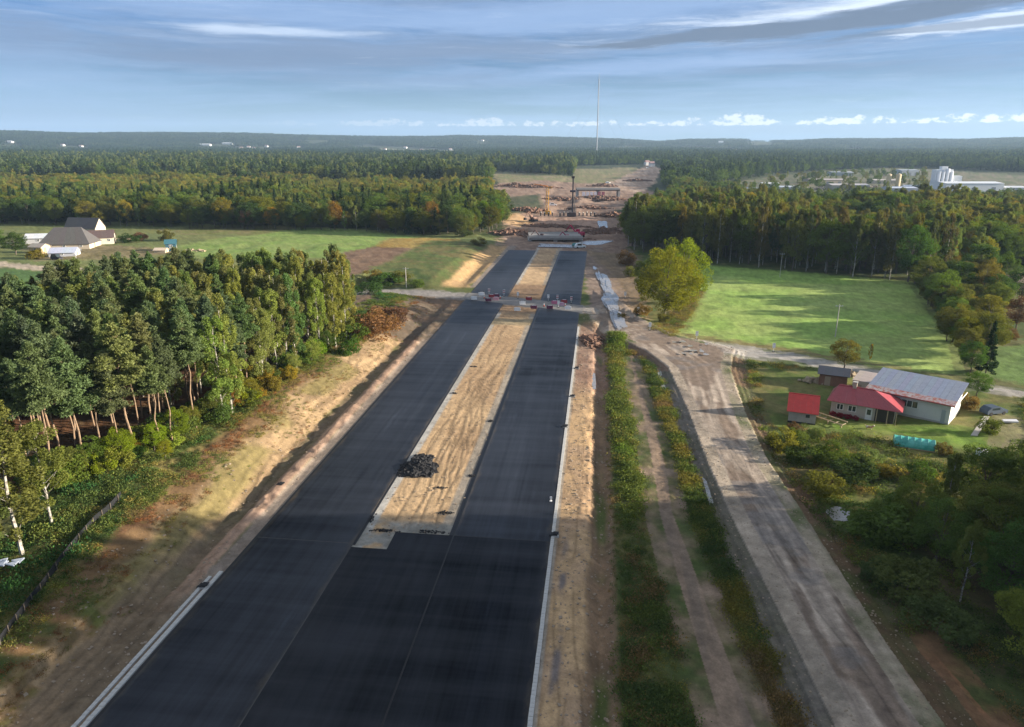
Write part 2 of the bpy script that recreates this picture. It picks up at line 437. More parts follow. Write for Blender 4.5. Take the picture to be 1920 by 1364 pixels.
def put(mask, col, zone=None, col2=None, nz=None):
    global C
    c = np.array(col, float)[None, :]
    if col2 is not None:
        k = sst(nA * .6 + nB * .4 if nz is None else nz, .38, .62)[:, None]; c = c * (1 - k) + np.array(col2)[None, :] * k
    C = C * (1 - mask[:, None]) + c * mask[:, None]
    if zone:
        if zone not in ZNAMES: ZNAMES.append(zone)
        ZN[mask > .5] = ZNAMES.index(zone)
def edge(d, soft, amt, n=None): return sst(d + ((nA if n is None else n) - .5) * amt, -soft, soft)
D = np.hypot(x, y)
one = np.ones(len(x))
GRASS = (.075, .105, .028); GRASS2 = (.125, .125, .045); DRY = (.20, .145, .06); DARKG = (.035, .055, .02)
put(one, GRASS, None, GRASS2)
put(sst(D, 330, 420), (.032, .045, .018), None, (.05, .062, .024))
def zone(pts, col, name=None, col2=None, soft=.8, amt=3.0, zz=0.0, n=None, nz=None):
    put(edge(sdf(P(pts, zz), x, y, 60), soft, amt, n), col, name, col2, nz)
# --- fields and clearings in the distance
zone([(-300, 408), (0, 410), (300, 413), (640, 424), (900, 436), (950, 452), (900, 480), (760, 520), (640, 600), (-300, 760)], (.165, .175, .06), 'meadow', (.13, .155, .055), 2, 6, 2, nz=nC * .5 + nB * .5)
zone([(280, 425), (520, 418), (640, 424), (520, 432), (330, 440)], (.19, .17, .075), 'meadow', (.14, .155, .05), 2, 8, 2)
zone([(330, 462), (560, 423), (650, 425), (790, 440), (850, 445), (700, 470), (640, 484), (380, 486)], (.185, .27, .065), 'green_field', (.20, .25, .075), 1.5, 2, 2)
zone([(640, 476), (700, 462), (800, 462), (900, 452), (850, 492), (760, 500), (650, 520)], (.155, .095, .062), 'ploughed_field', (.19, .125, .08), 1, 3, 2)
zone([(700, 464), (730, 446), (800, 441), (860, 446), (852, 460), (780, 466)], (.27, .175, .045), 'straw_heap', (.30, .22, .07), 1, 3, 2)
zone([(-200, 508), (0, 504), (170, 516), (200, 560), (-200, 570)], (.085, .15, .045), 'green_field', None, 1, 2, 2)
zone([(-200, 482), (0, 492), (90, 500), (170, 507), (165, 514), (80, 508), (0, 501), (-200, 492)], (.40, .33, .25), 'farm_track', None, .6, 1.5, 2)
zone([(40, 460), (90, 455), (230, 462), (330, 470), (330, 478), (200, 486), (60, 490)], (.16, .135, .06), 'farmyard', (.21, .17, .09), 1, 4, 2)
# fields round the far end of the works
zone([(925, 320), (1000, 323), (1072, 332), (1075, 318), (1195, 317), (1225, 330), (1190, 350), (1100, 352), (1000, 360), (940, 372)], (.17, .175, .075), 'meadow', (.22, .18, .10), 4, 20)
zone([(930, 345), (1010, 340), (1060, 342), (1200, 348), (1240, 368), (1190, 372), (1150, 400), (1200, 430), (1175, 478), (930, 476), (945, 430), (955, 395), (960, 372), (930, 360)], (.215, .14, .10), 'construction_ground', (.29, .20, .145), 2, 8)
zone([(985, 405), (1120, 405), (1135, 430), (975, 430)], (.34, .215, .15), 'construction_ground', (.38, .25, .18), 1, 4)
zone([(930, 398), (960, 395), (1000, 415), (985, 425), (945, 418)], (.46, .28, .14), 'sand_bank', (.50, .33, .18), 1, 2)
zone([(1115, 352), (1150, 340), (1190, 322), (1215, 312), (1240, 318), (1228, 345), (1200, 362)], (.33, .225, .16), 'haul_road', (.42, .31, .23), 2, 8)
zone([(945, 372), (1010, 366), (1020, 392), (960, 402), (942, 395)], (.05, .065, .03), 'ground', (.08, .08, .04), 2, 5)
# industrial estate
zone([(1360, 345), (1450, 330), (1560, 322), (1700, 318), (1920, 330), (2100, 350), (2100, 400), (1360, 400)], (.17, .15, .10), 'yard_ground', (.09, .11, .05), 3, 16)
# right-hand fields
zone([(1318, 498), (1420, 505), (1560, 516), (1705, 528), (1735, 570), (1785, 640), (1800, 700), (1690, 694), (1560, 672), (1420, 650), (1300, 640), (1225, 622), (1290, 560)], (.22, .335, .075), 'hay_field', (.26, .335, .095), 1, 2, nz=nC * .4 + nB * .6)
zone([(1320, 545), (1300, 590), (1270, 635), (1215, 615), (1240, 580)], (.24, .17, .07), 'field_margin', (.15, .16, .05), 1.2, 4)
zone([(1280, 628), (1420, 643), (1560, 666), (1700, 690), (1700, 697), (1560, 675), (1400, 652), (1280, 640)], (.19, .165, .065), 'field_margin', None, .8, 3)
zone([(1855, 655), (1920, 650), (2200, 680), (2200, 760), (1920, 722), (1850, 705)], (.12, .19, .05), 'green_field', None, 1, 3)
zone([(1830, 530), (1920, 520), (2100, 520), (2100, 600), (1900, 600), (1850, 570)], (.16, .13, .06), 'clearing', (.11, .12, .045), 1, 5)
# the yard below the side road
yard = P([(1400, 675), (1560, 698), (1920, 745), (2200, 800), (2200, 1000), (1920, 1050), (1600, 1060), (1540, 1000), (1460, 900), (1400, 780)], 0)
put(edge(sdf(yard, x, y), 1, 3), (.10, .135, .03), 'yard_grass', (.16, .145, .05))
zone([(1540, 790), (1700, 795), (1780, 800), (1920, 820), (1900, 850), (1760, 835), (1680, 815), (1560, 810)], (.125, .205, .03), 'yard_grass', (.15, .19, .04), .6, 2)
zone([(1430, 850), (1560, 850), (1700, 870), (1740, 900), (1600, 935), (1480, 900)], (.14, .115, .045), 'yard_grass', (.05, .06, .022), .8, 5)
zone([(1880, 780), (2000, 790), (2000, 860), (1860, 850)], (.25, .20, .13), 'yard_grass', (.18, .17, .08), .8, 4)
wood3 = P([(1560, 1000), (1720, 960), (1950, 900), (2600, 900), (2700, 1500), (1900, 1500), (1800, 1330), (1640, 1130)], 0)
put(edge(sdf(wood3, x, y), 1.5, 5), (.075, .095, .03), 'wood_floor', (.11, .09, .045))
zone([(1560, 985), (1660, 975), (1720, 1010), (1700, 1060), (1610, 1075), (1570, 1030)], (.085, .125, .03), 'yard_grass', (.06, .085, .025), 1, 4)
zone([(1680, 1200), (1740, 1180), (1800, 1260), (1900, 1370), (1960, 1500), (1830, 1500), (1760, 1364)], (.27, .135, .07), 'bare_earth', (.19, .11, .06), .8, 3)
# left wood floor
PINE_POLY = P([(50, 925), (150, 900), (265, 865), (410, 800), (530, 715), (650, 640), (668, 600), (560, 590), (430, 592), (330, 600), (160, 640), (0, 690), (-250, 760), (-700, 900), (-500, 1000), (-150, 960)], 2.0)
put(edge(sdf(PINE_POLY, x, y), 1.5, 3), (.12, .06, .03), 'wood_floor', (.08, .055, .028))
zone([(120, 935), (200, 905), (260, 900), (230, 960), (150, 1040), (60, 1100), (-60, 1140), (0, 1040)], (.045, .09, .022), 'glade', (.06, .10, .03), 1, 3, 2)
for q_ in ([(480, 294), (640, 293), (640, 295.5), (480, 296.5)], [(1560, 293), (1760, 292), (1750, 295), (1550, 296)], [(700, 296), (870, 298), (860, 291), (700, 290)]): zone(q_, (.12, .14, .065), 'far_field', (.17, .155, .09), 3, 8)
# --- left cutting slope, in bands along the motorway
s = XL0 - x; tt = x - XR1
Yin = sst(y, 10, 20)
sw = bank_shift(s, y) + (fbm(y / 11, s / 30, 90, 4) - .5) * 5.0 + (nA - .5) * 1.5
def band(v, a, b, soft=.4): return sst(v, a - soft, a + soft) * (1 - sst(v, b - soft, b + soft))
L = Yin * (1 - sst(y, 196 + (nA - .5) * 10, 206 + (nA - .5) * 10))
put(L * band(sw, 16.5, 26, 1.2), (.10, .13, .035), 'verge_grass', (.17, .14, .05), nz=nA)
put(L * band(sw, 13.2, 18, 1.0) * sst(nA + nB, .7, 1.15), (.19, .085, .045), 'verge_grass', (.16, .10, .05))
sandhue = (.40, .28, .155)
put(L * band(sw, 6.0, 14.2, .7), sandhue, 'sand_slope', (.255, .175, .10), nz=nB * .5 + nA * .5)
put(L * band(sw, 9, 13.5, 1.0) * sst(nB, .52, .62) * .7, (.20, .17, .06), 'sand_slope')
put(L * band(s + (nA - .5) * 1.2, 4.0, 6.6, .5), (.20, .145, .095), 'ditch', (.15, .12, .07))
put(L * band(s + (nA - .5), 2.0, 4.2, .3), (.44, .29, .20), 'shoulder', (.36, .24, .17))
put(L * band(s, -2, 2.1, .25), (.27, .215, .17), 'shoulder', (.22, .18, .145))
lowL = (1 - sst(y, 52, 66)) * Yin
put(lowL * band(sw, 1.6, 11.5, .8), (.235, .165, .10), 'dirt_strip', (.17, .125, .08), nz=fbm(s / 1.2, y / 18, 95, 4))
put(lowL * band(sw, 11, 14.5, .8) * sst(nA, .4, .6), (.22, .12, .06), 'verge_grass', (.12, .13, .035))
# wheel ruts along the slope and dragging marks
rut = np.exp(-((sw - 8.3) / .22) ** 2) + np.exp(-((sw - 10.1) / .22) ** 2) + np.exp(-((s - 3.0 + (nA - .5)) / .25) ** 2) * .7
C *= (1 - .33 * (L * np.clip(rut, 0, 1)))[:, None]
def ruts(xa, ya, x0, x1, n, seed, w=.16, gauge=.95, y0=0, y1=1e9):
    gg = np.random.default_rng(seed); r_ = np.zeros(len(xa))
    for k in range(n):
        c0 = gg.uniform(x0, x1); A_ = gg.uniform(.5, 2.2); Lk = gg.uniform(9, 26); ph = gg.uniform(0, 6.3); ya0 = gg.uniform(y0, min(y1, 180)); ln = gg.uniform(12, 45)
        xc = c0 + A_ * np.sin(ya / Lk + ph) + .25 * np.sin(ya / 3.1 + ph * 3); on = sst(ya, ya0, ya0 + 3) * (1 - sst(ya, ya0 + ln, ya0 + ln + 3))
        for q in (-gauge, gauge): r_ = np.maximum(r_, on * np.exp(-((xa - xc - q) / w) ** 2))
    return r_
rL = ruts(sw, y, 6.5, 12.5, 9, 301, .2, y0=30); C *= (1 - .34 * (rL * L * band(sw, 5, 14)))[:, None]; C *= (1 + .2 * ruts(sw + .45, y, 6.5, 12.5, 9, 301, .2, y0=30) * L * band(sw, 5, 14))[:, None]
# beyond the crossing road on the left
L2 = sst(y, 222, 228) * (1 - sst(y, 322, 330))
put(L2 * band(sw, 9, 40, 2), (.15, .13, .05), 'verge_grass', (.09, .12, .035))
put(L2 * band(sw, 1.8, 11, 1.0), (.46, .30, .14), 'sand_slope', (.38, .25, .125))
put(L2 * band(s, -2, 2.2, .3), (.27, .22, .18), 'shoulder')
zone([(655, 560), (740, 545), (880, 560), (860, 600), (780, 640), (700, 640), (660, 600)], (.19, .125, .08), 'bare_earth', (.11, .085, .06), 1, 5)
zone([(690, 545), (660, 530), (700, 505), (780, 500), (820, 520), (790, 543)], (.065, .10, .03), 'verge_grass', (.11, .12, .04), 1, 4, 1)
# --- median
med = sst(x, XL1 - .1, XL1) * (1 - sst(x, XR0 - .1, XR0)) * sst(y, 0, 5) * (1 - sst(y, Y_END + 4, Y_END + 12))
wv = fbm(x / 3.0, y / 9.0, 111, 3)
trk = np.abs(np.sin((x + 3.5 * np.sin(y / 7.5 + 2) + wv * 5) * 4.2)) ** 2
arc = np.abs(np.sin(np.hypot(x + 31, (y - 96) * .55) * 3.6 + nA * 2)) ** 2
tk = np.where((np.abs(y - 93) < 10) & (nB > .45), arc, trk) * sst(fbm(x / 2.2, y / 5, 113, 3), .35, .6) + .55 * (1 - sst(fbm(x / 2.2, y / 5, 113, 3), .35, .6))
put(med, (.47, .325, .185), 'median_strip', (.38, .255, .145), nz=nB)
inmed = med * band(x, -25.2, -17.6, .5)
rM = ruts(x, y, -24.5, -18.3, 16, 302, .17, y0=66); C *= (1 - .36 * (rM * inmed))[:, None]
C *= (1 + (tk - .55)[:, None] * .16 * (inmed * sst(nC * .3 + nB * .7, .38, .55) * (1 - sst(y, 150, 200)))[:, None])
put(med * band(x, XL1, XL1 + 1.25, .12), (.43, .41, .37), 'median_strip', (.33, .31, .27))
put(med * band(x, XR0 - 1.9, XR0, .18), (.25, .22, .18), 'median_strip', (.32, .27, .21))
put(med * band(y, 176, 183, 1), (.30, .235, .14), 'median_strip')
put(med * band(y, 190, 232, 2), (.20, .135, .085), 'median_strip', (.26, .17, .10))
put(med * band(y, 66, 75.5, .8) * sst(nA, .3, .5), (.30, .285, .25), 'median_strip', (.22, .21, .18))
# --- right verge
Rn = Yin * (1 - sst(y, 172 + (nB - .5) * 12, 184))
tw = tt + (fbm(y / 9, tt / 20, 131, 4) - .5) * 1.6 + (nA - .5) * .6
put(Rn * band(tw, -3, 7.8, .4), (.25, .165, .10), 'ditch', (.19, .13, .08), nz=nA)
put(Rn * band(tw, .6, 4.4, .5), (.50, .335, .18), 'sand_verge', (.37, .25, .15), nz=nB * .5 + nA * .5)
clod = sst(fbm(x / .8, y / 1.6, 140, 3), .58, .72)
rV = ruts(tt, y, 1.6, 3.6, 8, 303, .14, y0=30); C *= (1 - .30 * (rV * Rn))[:, None]
put(Rn * band(tw, 3.3, 5.2, .4) * clod * .45, (.24, .155, .09), 'sand_verge')
put(Rn * band(tt + (nB - .5) * .8, 1.5, 2.2, .25) * sst(nA, .35, .55) * (1 - sst(y, 66, 80)), (.17, .14, .125), 'sand_verge')
put(Rn * sst(y, 118, 135) * band(tw, .5, 8, .6), (.26, .16, .11), 'sand_verge', (.33, .22, .155))
put(Rn * band(tw, 5.2, 6.5, .4) * sst(nB, .45, .58), (.09, .11, .035), 'ditch')
put(Rn * band(tt, -2, .75, .12), (.31, .27, .22), 'sand_verge')
# weedy strips, track and grey ditch between verge and gravel road
RS = Yin * sst(tt, 7.0, 7.8) * (1 - sst(y, 165, 172)) 
gs = sdf(GRAVEL, x, y, 40)
tks = sdf(TRACK, x, y, 40)
between = RS * (x < np.interp(y, GRAVEL[:, 1][:8], GRAVEL[:, 0][:8]) + 2)
put(between * sst(nA, 0, .01), (.07, .095, .028), 'weed_strip', (.11, .10, .035))
put(between * sst(-gs + (nA - .5) * 1.6, 4.2, 3.2) * (y < 150), (.175, .155, .13), 'ditch', (.12, .115, .085))
put(edge(tks, .35, 1.1), (.255, .185, .13), 'dirt_track', (.20, .15, .11), nz=fbm(x / 1.0, y / 16, 151, 4))
put(sst(-gs, 3.6, 2.6) * edge(-sdf(TRACK, x, y, 40), .4, 1) * (gs < 0) * (x > 5) * (y < 152), (.17, .15, .125), 'embankment', (.12, .11, .08))
east = (gs < 0) * (x > np.interp(y, GRAVEL[:, 1][18:][::-1], GRAVEL[:, 0][18:][::-1])) * 1.0
put(east * sst(-gs + (nA - .5) * 2, 5.0, 2.5) * (y < 152), (.13, .085, .05), 'embankment', (.075, .08, .03))
# the muddy junction and wet haul route beside the motorway
wet = P([(1090, 470), (1130, 462), (1150, 500), (1185, 560), (1195, 600), (1260, 640), (1180, 640), (1110, 600), (1100, 540)], 0)
put(edge(sdf(wet, x, y), .8, 3), (.20, .145, .11), 'haul_road', (.27, .205, .16))
zone([(1100, 470), (1200, 480), (1210, 600), (1190, 590), (1150, 520)], (.17, .125, .08), 'haul_road', (.21, .15, .09), 1, 4)
zone([(1120, 600), (1150, 640), (1250, 660), (1262, 700), (1225, 690), (1180, 665), (1120, 650)], (.12, .085, .06), 'embankment', (.17, .11, .075), .8, 3)
gl = sdf(CROSS, x, y, 40)
put(edge(gl, .4, .8) * ((x < XL0 - .3) | (x > XR1 + .3) | ((x > XL1) & (x < XR0))), (.30, .275, .25), 'crossing_road', (.24, .22, .20))
put(edge(sdf(SIDE_ROAD, x, y, 40), .5, 1.2), (.36, .335, .30), 'side_road', (.30, .28, .25))
# gravel road with wheel tracks running along it
cl = (P([(1670, 1364), (1505, 1083), (1400, 900), (1335, 770), (1312, 690), (1240, 640)], .7))
u = linedist(cl, x, y) * np.where(x > np.interp(y, cl[::-1, 1][1:] if False else np.sort(cl[:, 1]), cl[np.argsort(cl[:, 1]), 0]), 1, -1)
al = fbm(u / .55, y / 26, 161, 4)
put(edge(gs, .35, .9), (.41, .335, .265), 'gravel_road', (.33, .27, .215), nz=al)
lt = sum(np.exp(-((u - c0) / .38) ** 2) for c0 in (-2.6, -.9, 1.2, 2.7))
mud = sst(gs, 0, .8) * sst(fbm(u / 1.6, y / 9, 175, 4) + sst(y, 95, 165) * .22, .50, .66)
put(mud * .8, (.22, .16, .115), 'gravel_road', (.17, .125, .095))
C *= (1 + .34 * (sst(gs, 0, .5) * (lt - .5)) * (y < 150))[:, None]
C *= (1 - .3 * ruts(u, y, -2.2, 2.2, 12, 304, .13, y0=40) * sst(gs, .2, .6) * (y < 160))[:, None]
put(sst(gs, -.2, .2) * (1 - sst(gs, .5, .9)) * (y < 150) * sst(nB, .40, .5), (.40, .33, .25), 'gravel_road')
put(sst(gs, 0, 1) * sst(fbm(x / 6, y / 4, 171, 4), .56, .66) * .55, (.19, .175, .165), 'gravel_road')
# mowing and drilling lines in the fields
lines = np.sin((x * .35 + y * .94) * 1.9) * .5 + np.sin((x * .35 + y * .94) * .42 + nC * 3) * .5
fld = ((ZN == ZNAMES.index('hay_field')) | (ZN == ZNAMES.index('green_field'))) * 1.0
C *= (1 + fld * (lines * .07 + (nA - .5) * .22 + (nC - .5) * .3))[:, None]
nG = fbm(x / .45, y / .45, 75, 2); C *= (1 + (nF - .5) * .55 + (nG - .5) * .35)[:, None] * (1 + (nA - .5) * .30)[:, None]
C = np.clip(C, .004, .8)
# clods and ridges as real relief
z = z + inmed * ((tk - .5) * .03 - rM * .06) * (1 - sst(y, 150, 200)) + Rn * band(tw, 3.2, 5.6, .5) * (clod * .08 + (nF - .5) * .22)
z = z + L * band(s, 2.0, 4.2, .4) * (sst(fbm(s / 3, y / 3.0, 181, 3), .45, .6) * .30) + L * band(sw, 5, 14, 1) * ((nF - .5) * .22 + (nA - .5) * .22)
z = z + (sst(s, 13, 16) * L + between * (1 - sst(tks, -.5, .3)) * sst(-gs, 3.8, 4.8)) * (nF - .5) * .4
nr, nc = RR.shape
idx = np.arange(nr * nc).reshape(nr, nc)
a = idx[:-1, :-1].ravel(); b_ = idx[:-1, 1:].ravel(); c_ = idx[1:, 1:].ravel(); d_ = idx[1:, :-1].ravel()
quads = np.stack([a, b_, c_, d_], 1)[:, ::-1]
# close the seam straight behind the camera is not needed: first and last columns coincide at 180 degrees
V = np.stack([x, y, z], 1)
fz = ZN[quads[:, 0]]
ZLAB = {}
for zi, zn in enumerate(ZNAMES):
    q = quads[fz == zi]
    if len(q) == 0: continue
    used, inv = np.unique(q, return_inverse=True)
    me = arrmesh(zn, V[used], inv.reshape(q.shape), M['ground'], {'col': C[used]}, 4)
    me.polygons.foreach_set('use_smooth', np.ones(len(q), bool))
    tag(link(zn, me), kind='structure')
# disc below the camera
tag(MB().add([(math.sin(k * math.pi / 12), math.cos(k * math.pi / 12), gz(0, 0)) for k in range(24)], [tuple(range(24))[::-1]]).build('ground', M['ground']), kind='structure')

# ------------------------------------------------------------------ motorway surfaces
def sheet(name, x0, x1, y0, y1, z1, m, kind='structure', z0=None, ny=1):
    b = MB(); z0 = z1 - .14 if z0 is None else z0
    b.box(x0, x1, y0, y1, z0, z1)
    o = b.build(name, m); tag(o, kind=kind); return o
sheet('left_carriageway', XL0, XL1, 5, Y_END, .10, M['asphalt'])
sheet('right_carriageway', XR0, XR1, Y_JOINT + 3.2, Y_END, .10, M['asphalt'])
sheet('right_carriageway', XR0, XR1, 5, Y_JOINT + 3.2, .102, M['asphalt2'])
sheet('median_asphalt', XL1 + 4.2, XR0, 5, Y_JOINT + 3.2, .098, M['asphalt2'])
sheet('median_asphalt', XL1, XL1 + 4.2, 5, Y_JOINT - .6, .098, M['asphalt2'])
M['seam'] = mat('seam_dust', (.075, .072, .068), .9, .5, 1.5, stretch=(1, .2, 1))
M['tar'] = mat('seam_tar', (.008, .008, .009), .4, .2, 1)
sheet('asphalt_seam', XL1 - .045, XL1 + .045, 5, Y_JOINT, .108, M['seam'], z0=.095)
sheet('asphalt_seam', XR0 - .08, XR0 + .08, 5, Y_END, .110, M['tar'], z0=.09)
sheet('asphalt_seam', XL0, XL1 - .07, 69.6, 69.72, .106, M['seam'], z0=.095)
sheet('asphalt_seam', XR0 + .1, XR1, Y_JOINT + 3.15, Y_JOINT + 3.3, .107, M['tar'], z0=.095)
# tack-coated edges of the upper course, a dark lip a little wider than the mat
M['lip'] = mat('tack_coat', (.012, .013, .016), .5, .3, 1)
sheet('asphalt_edge', XL0 - .35, XL0, 5, Y_END, .05, M['lip'])
sheet('asphalt_edge', XL1, XL1 + .30, Y_JOINT, Y_END, .05, M['lip'])
sheet('asphalt_edge', XR0 - .55, XR0, Y_JOINT + 3.3, Y_END, .05, M['lip'])

def kerb_line(label, x0, x1, y0, y1, step, top=.16, xj=0.0):
    r = empty('kerb', (x0, y0, 0), label=label, cat='kerb')
    n = int((y1 - y0) / step)
    me = MB().box(0, x1 - x0, .015, step - .015, -.1, top).mesh('kerb_stone', M['kerb'])
    k = 0
    while k < n and k < 290:
        o = link('kerb_stone', me, r); o.location = (random.uniform(-xj, xj), k * step, random.uniform(-.012, .012)); k += 1
    return r
kerb_line('pale concrete kerb along the right edge of the right carriageway', XR1 + .03, XR1 + .42, 40, 176, .5 * .94 * 1, .15, .015)
kerb_line('inner concrete channel stones beside the asphalt at the near left', XL0 - .85, XL0 - .42, 26, 62.5, .5, .16, .012)
kerb_line('outer concrete channel stones beside the asphalt at the near left', XL0 - 1.55, XL0 - 1.2, 26, 61.5, .5, .14, .012)

# puddles and wet mud
PUD = [0]
def puddle(pts, z, name='puddle'):
    poly = P(pts, z); cx, cy = poly.mean(0)
    me = MB(); n = len(poly); vs = []
    for i in range(n):
        A = poly[i]; B = poly[(i + 1) % n]
        for k in range(5):
            q = A + (B - A) * k / 5
            d = q - np.array([cx, cy]); vs.append((q[0] + d[0] * random.uniform(-.09, .09), q[1] + d[1] * random.uniform(-.09, .09), 0))
    zs = [gz(v[0], v[1]) for v in vs]; zz = float(np.mean(zs)) + .07
    m_ = len(vs); PUD[0] += 1; zz = float(np.percentile(zs, 62)) + .03 + .004 * PUD[0]; vs = [(v[0], v[1], zz) for v in vs] + [(cx, cy, zz)]
    me.add(vs, [(i, (i + 1) % m_, m_) for i in range(m_)])
    o = me.build(name, M['puddle']); tag(o, kind='structure'); return o
for pts in ([(1126, 512), (1138, 516), (1146, 530), (1136, 535)],
            [(1120, 412), (1138, 410), (1140, 425), (1124, 425)], [(1085, 455), (1110, 450), (1150, 452), (1128, 459), (1100, 460)],
            [(1232, 700), (1240, 700), (1250, 735), (1243, 738)], [(1546, 958), (1572, 950), (1592, 960), (1592, 978), (1562, 978)],
            [(1108, 700), (1116, 700), (1118, 730), (1111, 730)], [(1316, 900), (1324, 905), (1338, 950), (1330, 950)]):
    puddle(pts, 0)
gw = random.Random(12)
for k in range(56):
    f = gw.random(); cx_, cy_ = (1122 + 38 * f + gw.uniform(-9, 9), 496 + 118 * f + gw.uniform(-6, 6)) if k < 46 else (gw.uniform(1255, 1330), gw.uniform(648, 676))
    w_ = gw.uniform(3, 10) * (.6 + .6 * f); h_ = gw.uniform(7, 22) * (.5 + .5 * f) if k < 46 else gw.uniform(1.5, 3.5); n_ = 9
    puddle([(cx_ + w_ * math.cos(q * 6.283 / n_) * gw.uniform(.6, 1.2) + h_ * .35 * math.sin(q * 6.283 / n_), cy_ + h_ * math.sin(q * 6.283 / n_) * gw.uniform(.6, 1.2)) for q in range(n_)], 0)
for pts in ([(1012, 455), (1090, 458), (1090, 463), (1010, 461)],):
    puddle(pts, .75)

# ------------------------------------------------------------------ foliage generators
def leaves(cent, rad, n, size, seed, aspect=1.0, out=.5, sizevar=.35, shade=None):
    """n small leaf-cluster faces scattered over each clump; cent (k,3), rad (k,3)"""
    g = np.random.default_rng(seed)
    k = len(cent); c = np.repeat(cent, n, 0); r = np.repeat(rad, n, 0)
    d = g.normal(size=(k * n, 3)); d /= np.linalg.norm(d, axis=1)[:, None]
    q = g.uniform(.35, 1.0, (k * n, 1)) ** .5
    p = c + d * r * q
    a = g.normal(size=(k * n, 3)) + d * out; a /= np.linalg.norm(a, axis=1)[:, None]
    b = np.cross(a, g.normal(size=(k * n, 3))); b /= np.linalg.norm(b, axis=1)[:, None]
    s_ = size * (1 + g.uniform(-sizevar, sizevar, (k * n, 1)))
    w = np.cross(a, b)
    v0 = p - b * s_ * .5; v1 = p + b * s_ * .5 * 1.0; v2 = p + a * s_ * aspect; 
    Vv = np.stack([v0, v1, v2 + w * s_ * .15], 1).reshape(-1, 3)
    T = np.arange(len(Vv)).reshape(-1, 3)
    cl = np.repeat(g.uniform(0, 1, k), n) * .55 + g.uniform(0, 1, k * n) * .45
    return Vv, T, np.repeat(cl, 3)
def crown_mesh(name, parts, m):
    Vs, Ts, As = [], [], []; o = 0
    for v, t, a in parts: Vs.append(v); Ts.append(t + o); As.append(a); o += len(v)
    me = arrmesh(name, np.concatenate(Vs), np.concatenate(Ts), m, {'v': np.concatenate(As)}, 3); return me
def trunk_mesh(name, h, r, m, seed, limbs=(), top=.9, bend=.3):
    g = random.Random(seed); b = MB(); n = 6; p = Vector((0, 0, -.3)); pts = [p.copy()]
    for i in range(n):
        p = Vector((g.uniform(-bend, bend), g.uniform(-bend, bend), (i + 1) / n * h * top)); pts.append(p)
    for i in range(n): b.tube(pts[i], pts[i + 1], r * (1 - i / n * .8), r * (1 - (i + 1) / n * .8), 6)
    for (z0, e) in limbs:
        f = min(max(z0 / (h * top), 0), .99) * n; i = int(f); q = pts[i].lerp(pts[i + 1], f - i)
        b.tube(q, e, r * .17, r * .05, 4)
    return b.mesh(name, m)
H = 1.0
def mk_pine(seed, q=1.0, size=.175, h=18.0):
    g = np.random.default_rng(seed); cb = g.uniform(.48, .62); Rm = g.uniform(2.0, 2.6)
    cs, rs, limbs = [], [], []; nw = 17
    for w in range(nw):
        tq = w / (nw - 1); zz = h * (cb + (1 - cb) * tq) - .4
        pr = Rm * min(1, .72 + tq * 1.6) * (1 - tq) ** .72 * 1.12 + .2
        for j in range(int(4 + 4 * (1 - tq))):
            an = g.uniform(0, 6.28); rr_ = pr * g.uniform(.55, 1.12)
            e = (math.cos(an) * rr_, math.sin(an) * rr_, zz + g.uniform(-.4, .5) + .12 * rr_)
            if g.random() < .10: continue
            for f in (.42, .74, 1.02) if rr_ > 1.1 else (.6, 1.0):
                cs.append((e[0] * f, e[1] * f, zz + (e[2] - zz) * f + .1)); sc = g.uniform(.36, .62) * (.75 + .45 * (1 - tq)); rs.append((sc, sc, sc * .6))
            limbs.append((zz - .3, e))
    cs.append((0, 0, h)); rs.append((.28, .28, .7))
    cr = crown_mesh('pine_crown', [leaves(np.array(cs), np.array(rs), int(72 * q) + 1, size, seed, 1.5, 1.0)], M['leaf'])
    return cr, trunk_mesh('pine_trunk', h, .13, M['pinebark'], seed, limbs, .96, .22)
def mk_birch(seed, q=1.0, size=.18, h=17.0):
    g = np.random.default_rng(seed); cs, rs, limbs = [], [], []
    for k in range(52):
        tq = g.uniform(0, 1) ** .9; zz = h * (.17 + .81 * tq); pr = (2.4 * math.sin(math.pi * (.16 + .80 * tq)) ** .7 + .1)
        an = g.uniform(0, 6.28); r_ = pr * g.uniform(.25, 1.0)
        cs.append((math.cos(an) * r_, math.sin(an) * r_, zz)); sc = g.uniform(.4, .72); rs.append((sc * .8, sc * .8, sc * 1.55))
        if g.random() < .6: limbs.append((zz - r_ * 1.3 - .3, (cs[-1][0], cs[-1][1], zz)))
    cr = crown_mesh('birch_crown', [leaves(np.array(cs), np.array(rs), int(210 * q), size, seed, 1.0, .2)], M['leaf'])
    return cr, trunk_mesh('birch_trunk', h, .15, M['birchbark'], seed, limbs, .93, .12)
def mk_broad(seed, q=1.0, size=.22, h=15.0, wide=.34, low=.18):
    g = np.random.default_rng(seed); cs, rs, limbs = [], [], []; Rm = h * wide
    for k in range(84):
        d = g.normal(size=3); d /= np.linalg.norm(d); f = g.uniform(.42, 1.0) ** .5 * g.uniform(.86, 1.08)
        zz = h * (low + (1 - low) * .5) + d[2] * f * h * (1 - low) * .47
        tq = (zz / h - low) / (1 - low); pr = 1.0 - .25 * max(0, tq - .5) 
        cs.append((d[0] * f * Rm * pr, d[1] * f * Rm * pr, zz)); sc = g.uniform(.16, .27) * Rm * 1.05; rs.append((sc, sc, sc * .8))
        if g.random() < .5: limbs.append((max(h * .2, zz * .55), cs[-1]))
    cr = crown_mesh('broadleaf_crown', [leaves(np.array(cs), np.array(rs), int(190 * q), size, seed, .9, .6)], M['leaf'])
    return cr, trunk_mesh('broadleaf_trunk', h, .26, M['bark'], seed, limbs, .8, .3)
